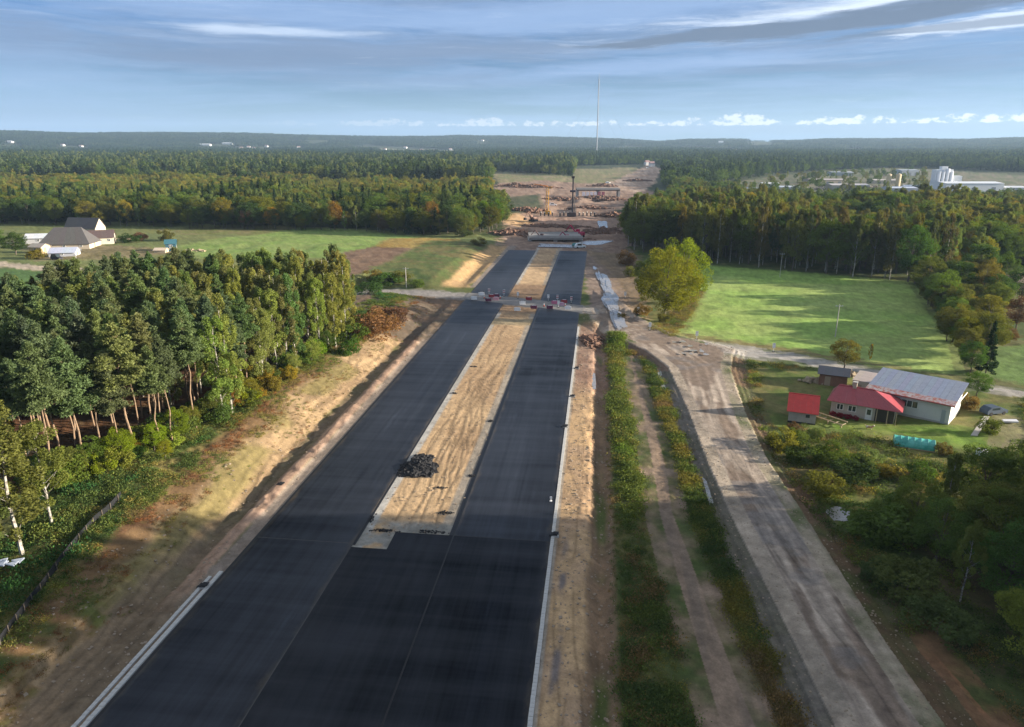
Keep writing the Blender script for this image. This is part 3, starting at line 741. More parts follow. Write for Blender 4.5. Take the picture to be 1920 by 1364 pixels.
def mk_spruce(seed, q=1.0, size=.28, h=18.0):
    g = np.random.default_rng(seed); cs, rs = [], []; nw = 22
    for w in range(nw):
        tq = w / (nw - 1); zz = h * (.08 + .9 * tq); pr = 2.5 * (1 - tq) ** .85 + .12
        for j in range(int(3 + 6 * (1 - tq))):
            an = g.uniform(0, 6.28); f = g.uniform(.35, 1.0)
            cs.append((math.cos(an) * pr * f, math.sin(an) * pr * f, zz - pr * f * .25)); rs.append((.55 * (1.15 - tq * .6), .55 * (1.15 - tq * .6), .3))
    cs.append((0, 0, h - .2)); rs.append((.12, .12, .5))
    cr = crown_mesh('spruce_crown', [leaves(np.array(cs), np.array(rs), int(55 * q), size, seed, 1.3, .7)], M['leaf'])
    return cr, trunk_mesh('spruce_trunk', h, .18, M['bark'], seed, (), .9, .08)
def mk_bush(seed, q=1.0, size=.16, h=3.0, wide=.55):
    g = np.random.default_rng(seed); cs, rs, limbs = [], [], []
    for k in range(26):
        d = g.normal(size=3); d /= np.linalg.norm(d); f = g.uniform(.3, 1) ** .5
        cs.append((d[0] * f * h * wide, d[1] * f * h * wide, h * .48 + d[2] * f * h * .44)); sc = h * g.uniform(.13, .22); rs.append((sc, sc, sc))
        limbs.append((.15, cs[-1]))
    cr = crown_mesh('shrub_crown', [leaves(np.array(cs), np.array(rs), int(120 * q), size, seed, .9, .4)], M['leaf'])
    return cr, trunk_mesh('shrub_stem', h * .6, .05, M['bark'], seed, limbs[:8], .8, .1)

KINDS = {'pine_tree': mk_pine, 'birch_tree': mk_birch, 'broadleaf_tree': mk_broad, 'spruce_tree': mk_spruce, 'shrub': mk_bush}
NVAR = {'pine_tree': 7, 'birch_tree': 6, 'broadleaf_tree': 6, 'spruce_tree': 3, 'shrub': 5}
BASEH = {'pine_tree': 18.0, 'birch_tree': 17.0, 'broadleaf_tree': 15.0, 'spruce_tree': 18.0, 'shrub': 3.0}
HI = {k: [KINDS[k](100 + i) for i in range(NVAR[k])] for k in KINDS}
LO = {k: [KINDS[k](200 + i, .11, {'shrub': .5}.get(k, .62)) for i in range(3)] for k in KINDS}
def plant(kind, x, y, h, color, label, group=None, hi=True, cat=None, z=None, squash=1.0, var=None):
    src = HI if hi else LO
    vs = src[kind]; cr, tr = vs[random.randrange(len(vs)) if var is None else var % len(vs)]
    z = gz(x, y) if z is None else z
    r = empty(kind, (x, y, z), random.uniform(0, 6.28), label, cat or ('shrub' if kind == 'shrub' else 'tree'), group)
    sc = h / BASEH[kind]; r.scale = (sc * squash, sc * squash, sc)
    j = lambda c: tuple(min(.6, v * random.uniform(.88, 1.12)) for v in c)
    link('crown', cr, r, j(color)); link('stems' if kind == 'shrub' else 'trunk', tr, r)
    return r
def scatter(poly, spacing, seed, jit=.42, clear=()):
    g = np.random.default_rng(seed); lo = poly.min(0); hi = poly.max(0)
    gx, gy = np.meshgrid(np.arange(lo[0], hi[0], spacing), np.arange(lo[1], hi[1], spacing))
    gx = gx + (np.arange(gx.shape[0]) % 2)[:, None] * spacing * .5
    px_ = gx.ravel() + g.uniform(-jit, jit, gx.size) * spacing; py_ = gy.ravel() + g.uniform(-jit, jit, gx.size) * spacing
    m = sdf(poly, px_, py_, 1.0) > 0
    for c in clear: m &= sdf(c, px_, py_, 1.0) <= 0
    return np.stack([px_[m], py_[m]], 1)
def visible_deg(x, y): return abs(math.degrees(math.atan2(x, y) - HEAD))

# ---- stuff made by instancing whole low-detail trees on points
def proto_coll(name, items):
    c = bpy.data.collections.new(name)
    for i, (me_list, color) in enumerate(items):
        o = bpy.data.objects.new('%s_form_%02d' % (name, i), leaf_of(me_list, tuple(color))); c.objects.link(o)
    return c
def join_tree(pair, h=None):
    cr, tr = pair
    me = bpy.data.meshes.new('tree_form'); 
    nv = len(cr.vertices); a = np.empty(nv * 3, np.float32); cr.vertices.foreach_get('co', a)
    v = np.empty(nv, np.float32); cr.attributes['v'].data.foreach_get('value', v)
    return a.reshape(-1, 3), v
def scatter_object(name, coll, pts, rot, scl, idx, label=None, sclz=None, cat=None):
    me = bpy.data.meshes.new(name); me.vertices.add(len(pts)); me.vertices.foreach_set('co', np.ascontiguousarray(pts, np.float32).ravel())
    sclz = scl if sclz is None else sclz
    for nm, a in (('rot', rot), ('scl', scl), ('sclz', sclz)):
        t = me.attributes.new(nm, 'FLOAT', 'POINT'); t.data.foreach_set('value', np.ascontiguousarray(a, np.float32))
    t = me.attributes.new('form', 'INT', 'POINT'); t.data.foreach_set('value', np.ascontiguousarray(idx, np.int32))
    o = link(name, me)
    ng = bpy.data.node_groups.new(name + '_scatter', 'GeometryNodeTree')
    ng.interface.new_socket('Geometry', in_out='INPUT', socket_type='NodeSocketGeometry')
    ng.interface.new_socket('Geometry', in_out='OUTPUT', socket_type='NodeSocketGeometry')
    N = ng.nodes; Lk = ng.links
    gi = N.new('NodeGroupInput'); go = N.new('NodeGroupOutput'); ip = N.new('GeometryNodeInstanceOnPoints')
    ci = N.new('GeometryNodeCollectionInfo'); ci.inputs['Collection'].default_value = coll
    ci.inputs['Separate Children'].default_value = True; ci.inputs['Reset Children'].default_value = True
    def na(nm, ty='FLOAT'):
        a = N.new('GeometryNodeInputNamedAttribute'); a.data_type = ty; a.inputs['Name'].default_value = nm; return a
    r = na('rot'); s1 = na('scl'); s2 = na('sclz'); f = na('form', 'INT')
    cx = N.new('ShaderNodeCombineXYZ'); Lk.new(r.outputs['Attribute'], cx.inputs[2])
    cs = N.new('ShaderNodeCombineXYZ'); Lk.new(s1.outputs['Attribute'], cs.inputs[0]); Lk.new(s1.outputs['Attribute'], cs.inputs[1]); Lk.new(s2.outputs['Attribute'], cs.inputs[2])
    Lk.new(gi.outputs[0], ip.inputs['Points']); Lk.new(ci.outputs[0], ip.inputs['Instance']); ip.inputs['Pick Instance'].default_value = True
    Lk.new(f.outputs['Attribute'], ip.inputs['Instance Index'])
    Lk.new(cx.outputs[0], ip.inputs['Rotation']); Lk.new(cs.outputs[0], ip.inputs['Scale']); Lk.new(ip.outputs[0], go.inputs[0])
    md = o.modifiers.new('scatter', 'NODES'); md.node_group = ng
    tag(o, label, cat, kind='stuff'); return o

# colours of foliage (albedo)
PINE = (.150, .190, .078); PINE_B = (.120, .165, .082); BIRCH = (.185, .225, .07); BIRCH_Y = (.215, .23, .065); GREEN = (.10, .155, .032); DEEP = (.062, .10, .030)
OLIVE = (.145, .15, .035); OCHRE = (.25, .19, .03); ORANGE = (.27, .145, .028); RUSSET = (.17, .10, .055); LIME = (.19, .25, .02); SPR = (.040, .068, .030)

# ------------------------------------------------------------------ near left pine wood
def edge_dist(poly, p): return float(sdf(poly, np.array([p[0]]), np.array([p[1]]), 200)[0])
pts = scatter(PINE_POLY, 4.3, 5)
far_pts = []
order = sorted(pts.tolist(), key=lambda p: math.hypot(p[0], p[1]))
cnt = {'pine_tree': 0, 'birch_tree': 0}
ORD = 'first second third fourth fifth sixth seventh eighth ninth tenth eleventh twelfth thirteenth fourteenth fifteenth sixteenth seventeenth eighteenth nineteenth twentieth'.split()
frontset = []
FRONT = P([(50, 925), (150, 900), (265, 865), (410, 800), (530, 715), (650, 640)], 2.0)
for p in order:
    vd = visible_deg(*p)
    if vd > 46: continue
    # birches stand at the far right corner of the wood
    cr_ = P([(640, 640)], 2)[0]; db = math.hypot(p[0] - cr_[0], p[1] - cr_[1])
    pb = .92 if db < 34 else (.35 if db < 50 else .04)
    kd = 'birch_tree' if random.random() < pb else 'pine_tree'
    h = random.uniform(15.5, 19.5)
    fd = float(linedist(FRONT, np.array([p[0]]), np.array([p[1]]))[0])
    if cnt[kd] >= 285: far_pts.append((p[0], p[1], h, kd)); continue
    cnt[kd] += 1
    if kd == 'pine_tree':
        lab = ('tall pine with bare orange trunk on the front edge of the left wood' if fd < 5 else 'blue green pine deep inside the left wood, only its crown showing')
        grp = 'pines on the edge of the left wood' if fd < 5 else 'pines inside the left wood'
        o_ = plant(kd, p[0], p[1], h * (1.0 if fd > 5 else .97), PINE if random.random() < .6 else PINE_B, lab, grp, squash=random.uniform(.95, 1.3))
        if fd < 5: frontset.append(o_)
    else:
        plant(kd, p[0], p[1], h * .95, BIRCH if random.random() < .6 else BIRCH_Y, 'pale yellowish birch at the far right corner of the left wood' if db < 50 else 'light green birch standing among the pines of the left wood', 'birches at the corner of the left wood' if db < 50 else 'birches among the pines of the left wood', squash=random.uniform(1.0, 1.3))
for i, o_ in enumerate(sorted(frontset, key=lambda o: math.hypot(*o.location[:2]))):
    if i < 20: o_['label'] = 'bare trunked orange barked pine, %s from the camera end of the left wood front edge' % ORD[i]
if far_pts:
    fp = np.array([(a, b) for a, b, _, _ in far_pts]); zz = ground(fp[:, 0], fp[:, 1])
    it = [(c[0], PINE) for c in LO['pine_tree']]
    scatter_object('pine_wood', proto_coll('pine_wood', it), np.column_stack([fp, zz]), rng.uniform(0, 6, len(fp)), rng.uniform(.9, 1.1, len(fp)), rng.integers(0, 3, len(fp)), 'dark mass of pines deep in the left wood')
# saplings and shrubs under the front pines
for i, (px_, py_, h, kd, col) in enumerate([
        (180, 880, 6, 'broadleaf_tree', GREEN), (225, 868, 6.5, 'broadleaf_tree', LIME), (290, 846, 5.5, 'broadleaf_tree', LIME), (330, 828, 6.5, 'broadleaf_tree', LIME),
        (355, 806, 5, 'broadleaf_tree', OLIVE), (395, 790, 5.5, 'broadleaf_tree', OLIVE), (440, 768, 4.5, 'broadleaf_tree', ORANGE), (470, 752, 5, 'broadleaf_tree', OCHRE),
        (510, 722, 4.5, 'broadleaf_tree', OLIVE), (550, 700, 5, 'broadleaf_tree', BIRCH_Y), (585, 680, 6, 'broadleaf_tree', BIRCH_Y), (615, 660, 6, 'broadleaf_tree', GREEN),
        (140, 900, 6, 'broadleaf_tree', GREEN), (100, 915, 6.5, 'broadleaf_tree', GREEN), (250, 855, 3.5, 'broadleaf_tree', OCHRE), (310, 860, 3.5, 'broadleaf_tree', LIME)]):
    x_, y_, z_ = gp(px_, py_)
    nm = {LIME: 'bright lime green', GREEN: 'dark green', OLIVE: 'olive green', ORANGE: 'rusty orange', OCHRE: 'ochre yellow', BIRCH_Y: 'pale yellow'}[col]
    plant(kd, x_, y_, h * .8, col, nm + ' sapling among the pine trunks at the front of the left wood', 'saplings under the pines, %s' % nm, squash=1.25)
for k in range(46):
    f = random.random(); i = min(int(f * 5), 4); A_, B_ = FRONT[i], FRONT[i + 1]; q = A_ + (B_ - A_) * (f * 5 - i); nrm = np.array([q[0], q[1]]) / np.hypot(*q)
    x_, y_ = q[0] + random.uniform(-4.5, 1.0), q[1] + random.uniform(-2, 3)
    plant('shrub', x_, y_, random.uniform(1.8, 4.2), random.choice([LIME, GREEN, OLIVE, (.19, .22, .04), OCHRE]), 'leafy understorey bush at the foot of the front pines of the left wood', 'understorey bushes at the foot of the pines', squash=1.2)
# the two nearest birches at the left edge of the picture, and the leaning dead trunk
for (px_, py_, h, lab, sq) in [(42, 1040, 17.5, 'big light green birch with white trunk at the left edge, nearest tree of the wood', 1.6),
                           (98, 985, 12.5, 'smaller light green birch just behind the big birch at the left edge', 1.6),
                           (-25, 1090, 15.0, 'light green birch cut off by the left edge of the picture', 1.6),
                           (-60, 1000, 15.0, 'birch beyond the left edge whose branches reach into the picture', 1.1)]:
    x_, y_, z_ = gp(px_, py_); plant('birch_tree', x_, y_, h, (.125, .165, .04), lab, squash=sq)
x_, y_, z_ = gp(45, 862)
b = MB(); b.tube((0, 0, 0), (2.6, 1.5, 5.0), .16, .09, 7); b.tube((1.6, .9, 3.1), (1.0, 1.4, 4.4), .05, .02, 5); b.tube((2.1, 1.2, 4.0), (3.0, .8, 4.6), .04, .015, 5)
tag(b.build('dead_trunk', M['birchbark']), 'bare grey dead trunk leaning between birch and pines at the left', 'tree').location = (x_, y_, z_ + 1.5 - 1.6)

# ------------------------------------------------------------------ big maples right of the motorway and bushes round the junction
for (px_, py_, h, col, lab, sq) in [
    (1246, 598, 19.5, (.19, .21, .022), 'large rounded yellow green maple beside the muddy junction, the nearer of the pair', 1.15),
    (1276, 572, 20.0, (.18, .20, .022), 'large rounded maple behind its twin at the corner of the hay field', 1.1),
    (1215, 560, 13.0, GREEN, 'green tree filling the left flank of the big maples', 1.1)]:
    x_, y_, z_ = gp(px_, py_); plant('broadleaf_tree', x_, y_, h + 2, col, lab, squash=sq, z=z_ - 2.2)
def bushes(lst):
    for (px_, py_, h, col, lab, *r) in lst:
        x_, y_, z_ = gp(px_, py_); plant(r[0] if r else 'shrub', x_, y_, h, col, lab, squash=r[1] if len(r) > 1 else 1.3)
bushes([
    (1172, 498, 6, RUSSET, 'russet shrub at the roadside in front of the dark right wood', 'shrub', 1.1),
    (1185, 520, 4, OLIVE, 'olive shrub below the russet one beside the haul road'),
    (1205, 592, 3, OCHRE, 'ochre shrub at the foot of the big maples'),
    (1245, 604, 2.5, OLIVE, 'low olive shrub at the field corner under the maples'),
    (1165, 598, 1.6, OCHRE, 'small straw coloured bush beside the puddled junction'),
    (700, 632, 7.0, RUSSET, 'big rust red thicket left of the motorway below the crossing road', 'shrub', 1.5),
    (735, 612, 5.5, RUSSET, 'rust brown thicket nearest the crossing road on the left', 'shrub', 1.4),
    (665, 640, 5.0, GREEN, 'dark green shrub between the birches and the rust red thicket', 'shrub', 1.1),
    (655, 665, 3.5, (.05, .12, .03), 'fresh green shrub at the foot of the birch corner', 'shrub', 1.2),
    (690, 553, 4.0, DEEP, 'dark round bush beside the crossing road left of the motorway', 'shrub', 1.9),
    (725, 535, 4.0, GREEN, 'green thicket on the bank behind the thin pole', 'shrub', 2.2),
    (750, 528, 3.5, OLIVE, 'olive thicket on top of the bank left of the motorway', 'shrub', 2.0),
    (700, 525, 3.5, OLIVE, 'olive bush at the ploughed field corner', 'shrub', 1.8),
    (782, 538, 2.6, GREEN, 'bright green weeds along the lower bank left of the motorway', 'shrub', 2.0),
    (30, 478, 9, (.06, .11, .02), 'big rounded dark green bush beside the farm at the left edge', 'broadleaf_tree', 1.6),
    (-10, 470, 10, GREEN, 'green tree at the far left edge beside the farm', 'broadleaf_tree', 1.4),
    (68, 486, 4, OCHRE, 'ochre bush in front of the cream farm shed', 'shrub', 1.5),
    (160, 440, 5, OCHRE, 'ochre tree against the grey roof of the farmhouse', 'broadleaf_tree', 1.3),
    (310, 452, 5.5, OLIVE, 'solitary olive bush on the meadow right of the farm', 'shrub', 1.2),
    (245, 455, 4, DEEP, 'dark bushes by the garden beyond the farm', 'shrub', 2.0),
    (262, 452, 4, RUSSET, 'brownish bush at the end of the farm garden', 'shrub', 1.5),
    (870, 445, 4, DEEP, 'dark bush at the end of the far left wood near the works', 'shrub', 1.8),
    (900, 460, 3.5, OLIVE, 'olive bush on the bank above the far end of the asphalt', 'shrub', 2.0),
])
# yard shrubs and trees on the right
GB0 = (.16, .12, .05)
bushes([
    (1582, 692, 6.5, OLIVE, 'rounded olive tree behind the dark roofed shed', 'broadleaf_tree', 1.35),
    (1630, 678, 4.2, (.30, .22, .01), 'narrow bright yellow sapling at the edge of the hay field', 'birch_tree', .8),
    (1488, 806, 1.3, RUSSET, 'reddish shrub below the little red roofed shed'),
    (1490, 832, 2.4, OLIVE, 'straggly olive shrub in front of the little red roofed shed', 'shrub', 1.3),
    (1530, 822, 1.8, BIRCH, 'yellow green shrub between shed and garden path', 'shrub', 1.2),
    (1470, 845, 3.5, OLIVE, 'olive bush on the slope beside the gravel road', 'shrub', 1.3),
    (1505, 870, 3.0, DEEP, 'dark bush in the rough below the shed', 'shrub', 1.4),
    (1560, 870, 3.0, GREEN, 'green bush in the rough below the middle house', 'shrub', 1.6),
    (1625, 868, 2.4, BIRCH, 'pale bush left of the teal plastic tunnel', 'shrub', 1.5),
    (1660, 892, 1.8, OLIVE, 'olive bush below the teal plastic tunnel', 'shrub', 1.6),
    (1725, 900, 2.4, GREEN, 'green bush just below the right end of the teal tunnel', 'shrub', 1.5),
    (1600, 905, 3.0, DEEP, 'dark wet thicket above the pale pond', 'shrub', 1.8),
    (1540, 930, 3.4, OLIVE, 'reedy olive bush between pond and gravel road', 'shrub', 1.3),
    (1665, 975, 3.2, BIRCH, 'light rounded bush right of the pale pond', 'shrub', 1.2),
    (1855, 815, 3.0, GREEN, 'small round green bush beside the leaning grey path', 'shrub', 1.0),
    (1830, 745, 5.0, GREEN, 'green tree behind the right gable of the white barn', 'broadleaf_tree', 1.3),
    (1812, 768, 3.0, GB0, 'reddish shrub against the right gable of the white barn', 'shrub', 1.1),
    (1768, 854, 2.0, GB0, 'brownish bush at the right end of the teal tunnel', 'shrub', 1.2),
])

# ------------------------------------------------------------------ right-hand wood behind the hay field, trees down its right side
W1 = P([(1170, 468), (1330, 496), (1440, 506), (1560, 518), (1710, 534), (1800, 520), (1960, 500), (2500, 500), (2500, 425), (1920, 420), (1560, 425), (1350, 420), (1190, 412)], 0)
w1 = scatter(W1, 6.0, 9)
front1 = P([(1170, 468), (1330, 496), (1440, 506), (1560, 518), (1710, 534)], 0)
cntB = {'birch_tree': cnt['birch_tree'], 'broadleaf_tree': 18, 'pine_tree': cnt['pine_tree'], 'spruce_tree': 0}
rest = []
for p in sorted(w1.tolist(), key=lambda p: linedist(front1, np.array([p[0]]), np.array([p[1]]))[0]):
    fd = float(linedist(front1, np.array([p[0]]), np.array([p[1]]))[0])
    kd = 'birch_tree' if random.random() < (.72 if fd < 14 else .45) else 'broadleaf_tree'
    col = random.choice([BIRCH, OLIVE, (.10, .12, .035), (.13, .13, .05)] if kd == 'birch_tree' else [GREEN, OLIVE, (.085, .13, .02), DEEP, (.12, .15, .02)])
    h = (22.5 if kd == 'birch_tree' else 21) - min(fd, 110) * .045 + random.uniform(-2.0, 1.5)
    if fd < 26 and cntB[kd] < 290 and visible_deg(*p) < 40:
        cntB[kd] += 1
        lab = {'birch_tree': 'slender birch with pale trunk in the shaded front of the wood behind the hay field', 'broadleaf_tree': 'leafy tree in the front rows of the wood behind the hay field'}[kd]
        plant(kd, p[0], p[1], h, col, lab, 'trees in the front of the right wood', hi=True, squash=random.uniform(.85, 1.1))
    else: rest.append((p[0], p[1], h, kd, col))
# far forest, left background: front rows as individuals
W2 = P([(-500, 410), (-100, 416), (0, 418), (200, 420), (400, 425), (640, 429), (760, 436), (860, 440), (930, 434), (945, 420), (948, 398), (930, 384), (600, 380), (0, 376), (-500, 370)], 2)
front2 = P([(-500, 410), (0, 418), (400, 425), (640, 429), (760, 436), (860, 440), (930, 434), (945, 420)], 2)
w2 = scatter(W2, 7.5, 15)
for p in sorted(w2.tolist(), key=lambda p: linedist(front2, np.array([p[0]]), np.array([p[1]]))[0]):
    fd = float(linedist(front2, np.array([p[0]]), np.array([p[1]]))[0])
    q = random.random(); kd = 'broadleaf_tree' if q < (.8 if fd < 20 else .55) else ('birch_tree' if q < .9 else 'spruce_tree')
    col = random.choice([GREEN, DEEP, OLIVE, (.05, .08, .03), (.11, .13, .02)]) if kd != 'spruce_tree' else SPR
    if kd == 'birch_tree': col = BIRCH
    h = random.uniform(11, 16.5) if fd < 20 else random.uniform(13, 18)
    if fd < 16 and cntB[kd] < 290 and visible_deg(*p) < 40:
        cntB[kd] += 1
        plant(kd, p[0], p[1], h * .92, col, {'broadleaf_tree': 'dark green leafy tree on the front edge of the wood beyond the farm', 'birch_tree': 'yellowish birch on the front edge of the wood beyond the farm', 'spruce_tree': 'dark pointed spruce on the front edge of the wood beyond the farm'}[kd],
              'trees on the edge of the wood beyond the farm', hi=True, squash=random.uniform(1.0, 1.25))
    else: rest.append((p[0], p[1], h, kd, col))
# the distinct autumn-coloured trees along that edge
for (px_, py_, h, col, lab, sq) in [
    (238, 420, 15, OCHRE, 'ochre yellow tree standing out at the wood edge above the farm', .9), (420, 424, 17, OCHRE, 'tallest golden tree in the middle of the wood edge beyond the meadow', .95),
    (628, 428, 16, ORANGE, 'orange tree at the wood edge above the bright green field', .8), (810, 434, 17, ORANGE, 'orange crowned tree near the right end of the far left wood', .9),
    (795, 436, 11, GREEN, 'green rounded tree standing before the orange crowned one', 1.2), (825, 437, 11, OLIVE, 'olive tree just right of the orange crowned one', 1.1),
    (720, 434, 8, RUSSET, 'low rounded mauve brown tree at the far wood edge', 1.4), (762, 434, 9, OLIVE, 'low olive tree between the mauve brown and the orange crowned tree', 1.2),
    (565, 428, 9, (.17, .17, .02), 'small yellow green tree before the wood above the bright field', 1.2), (465, 426, 11, RUSSET, 'rust brown rounded tree right of the golden tree', 1.2),
    (512, 426, 12, OCHRE, 'ochre tree between the rust brown and the small yellow one', 1.0), (905, 430, 17, (.10, .17, .02), 'bright green poplar like tree at the right end of the far left wood', .75),
    (930, 428, 17, (.10, .17, .02), 'last bright green tree of the far left wood beside the works', .75), (880, 436, 12, OLIVE, 'olive tree near the right end of the far left wood', 1.2),
    (190, 421, 9, OLIVE, 'olive rounded tree at the wood edge left of the ochre one', 1.2), (540, 427, 8, OLIVE, 'low olive tree left of the small yellow green one', 1.2)]:
    x_, y_, z_ = gp(px_, py_ + 4); cntB['broadleaf_tree'] += 1; plant('broadleaf_tree', x_, y_, h, col, lab, squash=sq)
# right-hand side clumps beyond the hay field
for i, (px_, py_, h, kd, col, lab, sq) in enumerate([
    (1735, 560, 13, 'broadleaf_tree', OLIVE, 'pale olive tree at the upper right corner of the hay field', 1.1), (1762, 590, 12, 'broadleaf_tree', GREEN, 'green tree on the right border of the hay field', 1.1),
    (1790, 615, 11, 'broadleaf_tree', OLIVE, 'olive tree halfway down the right border of the hay field', 1.1), (1745, 575, 10, 'broadleaf_tree', BIRCH, 'yellow green tree low on the right border of the hay field', 1.0),
    (1800, 570, 13, 'broadleaf_tree', DEEP, 'dark tree behind the right border of the hay field', 1.1), (1838, 575, 14, 'broadleaf_tree', OLIVE, 'tall olive tree before the brown clearing', .9),
    (1865, 600, 10, 'broadleaf_tree', GREEN, 'green tree in front of the brown clearing', 1.1), (1806, 672, 9.5, 'broadleaf_tree', (.19, .18, .02), 'yellow green tree beside the lone dark spruce', .9),
    (1848, 700, 10.5, 'spruce_tree', SPR, 'lone dark spruce behind the side road at the right', 1.25), (1818, 700, 7, 'broadleaf_tree', GREEN, 'green bush like tree at the foot of the lone spruce', 1.1),
    (1905, 620, 9, 'broadleaf_tree', RUSSET, 'brownish tree at the right edge above the small green field', 1.1), (1885, 645, 4, 'broadleaf_tree', RUSSET, 'low rust brown thicket above the small green field', 1.8),
    (1912, 570, 11, 'broadleaf_tree', DEEP, 'dark tree at the right edge beside the brown clearing', 1.1), (1775, 640, 7, 'broadleaf_tree', OLIVE, 'low olive tree at the lower end of the hay field border', 1.2),
    (1830, 540, 15, 'broadleaf_tree', DEEP, 'dark tree behind the tall olive one before the clearing', 1.0), (1880, 540, 12, 'broadleaf_tree', GREEN, 'green tree just behind the brown clearing', 1.0)]):
    x_, y_, z_ = gp(px_, py_); plant(kd, x_, y_, h, col, lab, squash=sq)

bc = scatter(P([(1712, 532), (1830, 522), (1872, 570), (1862, 650), (1835, 690), (1800, 690), (1780, 640), (1745, 585)], 0), 4.6, 91)
for k, p in enumerate(bc.tolist()):
    plant('broadleaf_tree' if random.random() < .85 else 'spruce_tree', p[0], p[1], random.uniform(6.5, 10.5), random.choice([GREEN, OLIVE, DEEP, (.17, .17, .05)]), 'leafy tree in the clump along the right border of the hay field', 'clump along the right border of the hay field', squash=random.uniform(1.0, 1.3))
# lower right wood: large trees close to the camera, running on out of the picture
W3 = P([(1775, 1040), (1750, 1110), (1790, 1170), (1880, 1240), (2010, 1335), (2150, 1500), (3400, 1500), (3100, 1055), (2300, 1035), (1960, 1010)], 0)
n3 = 0
for p in sorted(scatter(W3, 5.7, 19).tolist(), key=lambda p: math.hypot(*p)):
    if p[0] > 150: continue
    q = random.random(); kd = 'broadleaf_tree' if q < .55 else ('birch_tree' if q < .85 else 'pine_tree')
    vd = visible_deg(*p); h = random.uniform(9.0, 12.5) if vd < 42.5 else random.uniform(24, 28)
    col = random.choice([(.14, .21, .05), (.16, .22, .06), GREEN, (.18, .20, .05)]) if kd == 'broadleaf_tree' else ((.19, .23, .08) if kd == 'birch_tree' else PINE_B)
    plant(kd, p[0], p[1], h, col, {'broadleaf_tree': 'dark leafy tree in the shaded wood at the lower right', 'birch_tree': 'birch with white trunk in the shaded wood at the lower right', 'pine_tree': 'dark pine in the shaded wood at the lower right'}[kd],
          'trees of the lower right wood', squash=random.uniform(.95, 1.2) if vd < 42.5 else .75); n3 += 1
for (px_, py_, h, lab) in [(1660, 1010, 5, 'young dark bush at the inner corner of the lower right wood'), (1700, 1120, 4, 'low dark thicket between gravel road and lower right wood'),
                      (1760, 1190, 3.5, 'low thicket above the reddish bare earth at the lower right'), (1640, 1090, 2.5, 'small dark shrub beside the right edge of the gravel road')]:
    x_, y_, z_ = gp(px_, py_); plant('shrub', x_, y_, h, (.12, .17, .05), lab, squash=1.5)

for (px_, py_, h, kd, lab) in [(1712, 1000, 7.5, 'broadleaf_tree', 'leafy mid green tree at the top left corner of the lower right wood'), (1768, 985, 9.5, 'birch_tree', 'slim pale birch rising over the upper edge of the lower right wood'),
        (1830, 975, 10, 'broadleaf_tree', 'rounded light green tree on the upper edge of the lower right wood'), (1895, 985, 11, 'broadleaf_tree', 'big light green tree at the right edge of the picture below the garden'),
        (1755, 1060, 8, 'broadleaf_tree', 'green tree on the road side of the lower right wood'), (1800, 1130, 9, 'birch_tree', 'birch on the road side of the lower right wood above the bare earth'), (1850, 1050, 10, 'broadleaf_tree', 'full green tree inside the upper part of the lower right wood')]:
    x_, y_, z_ = gp(px_, py_); plant(kd, x_, y_, h, (.17, .22, .06), lab, squash=1.15)
# ---- far woods as masses
HAULW = P([(925, 318), (1072, 332), (1078, 316), (1200, 314), (1240, 308), (1250, 330), (1260, 372), (1200, 372), (1180, 470), (930, 470), (955, 400), (925, 372)], 0)
IND_T = scatter(P([(1370, 400), (1380, 352), (1450, 334), (1560, 326), (1740, 322), (1740, 400)], 0), 26.0, 92)
IND_T2 = scatter(P([(1385, 404), (1385, 368), (1740, 372), (1920, 374), (2100, 376), (2100, 412)], 0), 8.0, 93)
INDUS = P([(1385, 352), (1400, 338), (1450, 328), (1560, 322), (1700, 318), (1920, 326), (2100, 340), (2100, 412), (1920, 405), (1385, 400)], 0)
def forms(spec, hi=False):
    out = []
    if hi:
        for kd, cols in spec:
            for j, c in enumerate(cols):
                for v in (HI[kd][j % len(HI[kd])], HI[kd][(j + 2) % len(HI[kd])]): out.append((v[0], c))
        return out
    for kd, cols in spec:
        for c in cols:
            for v in LO[kd][:2]: out.append((v[0], c))
    return out
def mass(name, pts, spec, label, hs, seed, hi=False):
    g = np.random.default_rng(seed); fm = forms(spec, hi)
    pts = np.asarray(pts); zz = ground(pts[:, 0], pts[:, 1])
    kind_h = np.array([17.0] * len(fm))
    idx = g.integers(0, len(fm), len(pts)); s_ = g.uniform(hs[0], hs[1], len(pts)) / 17.0 * (.52 + .96 * fbm(pts[:, 0] / 38, pts[:, 1] / 45, seed, 3))
    return scatter_object(name, proto_coll(name, fm), np.column_stack([pts, zz - .4]), g.uniform(0, 6.28, len(pts)), s_ * g.uniform(1.0, 1.4, len(pts)), idx, label, s_)
r1 = np.array([(a, b) for a, b, *_ in rest])
if len(r1):
    right = r1[:, 0] > 0
    mass('deciduous_wood', r1[right], [('broadleaf_tree', [(.14, .20, .025), OLIVE, GREEN, (.22, .22, .03), (.12, .17, .03), (.25, .20, .04)]), ('birch_tree', [BIRCH, (.18, .18, .07)])], 'sunlit mixed tree tops filling the wood behind the hay field', (17, 21), 31, True)
    mass('mixed_wood', r1[~right], [('broadleaf_tree', [GREEN, OLIVE, (.12, .14, .02), DEEP]), ('birch_tree', [BIRCH]), ('spruce_tree', [SPR])], 'mixed tree tops filling the wood beyond the farm', (13, 17.5), 32, True)
young = scatter(P([(-600, 376), (0, 377), (600, 381), (925, 384), (920, 352), (600, 344), (0, 340), (-600, 336)], 2), 8.0, 33)
mass('young_wood', young, [('birch_tree', [(.23, .23, .06)]), ('broadleaf_tree', [(.20, .21, .045), OLIVE, (.23, .20, .045), (.17, .20, .04), GREEN])], 'lighter young trees in a belt behind the far left wood', (9, 14), 34, True)
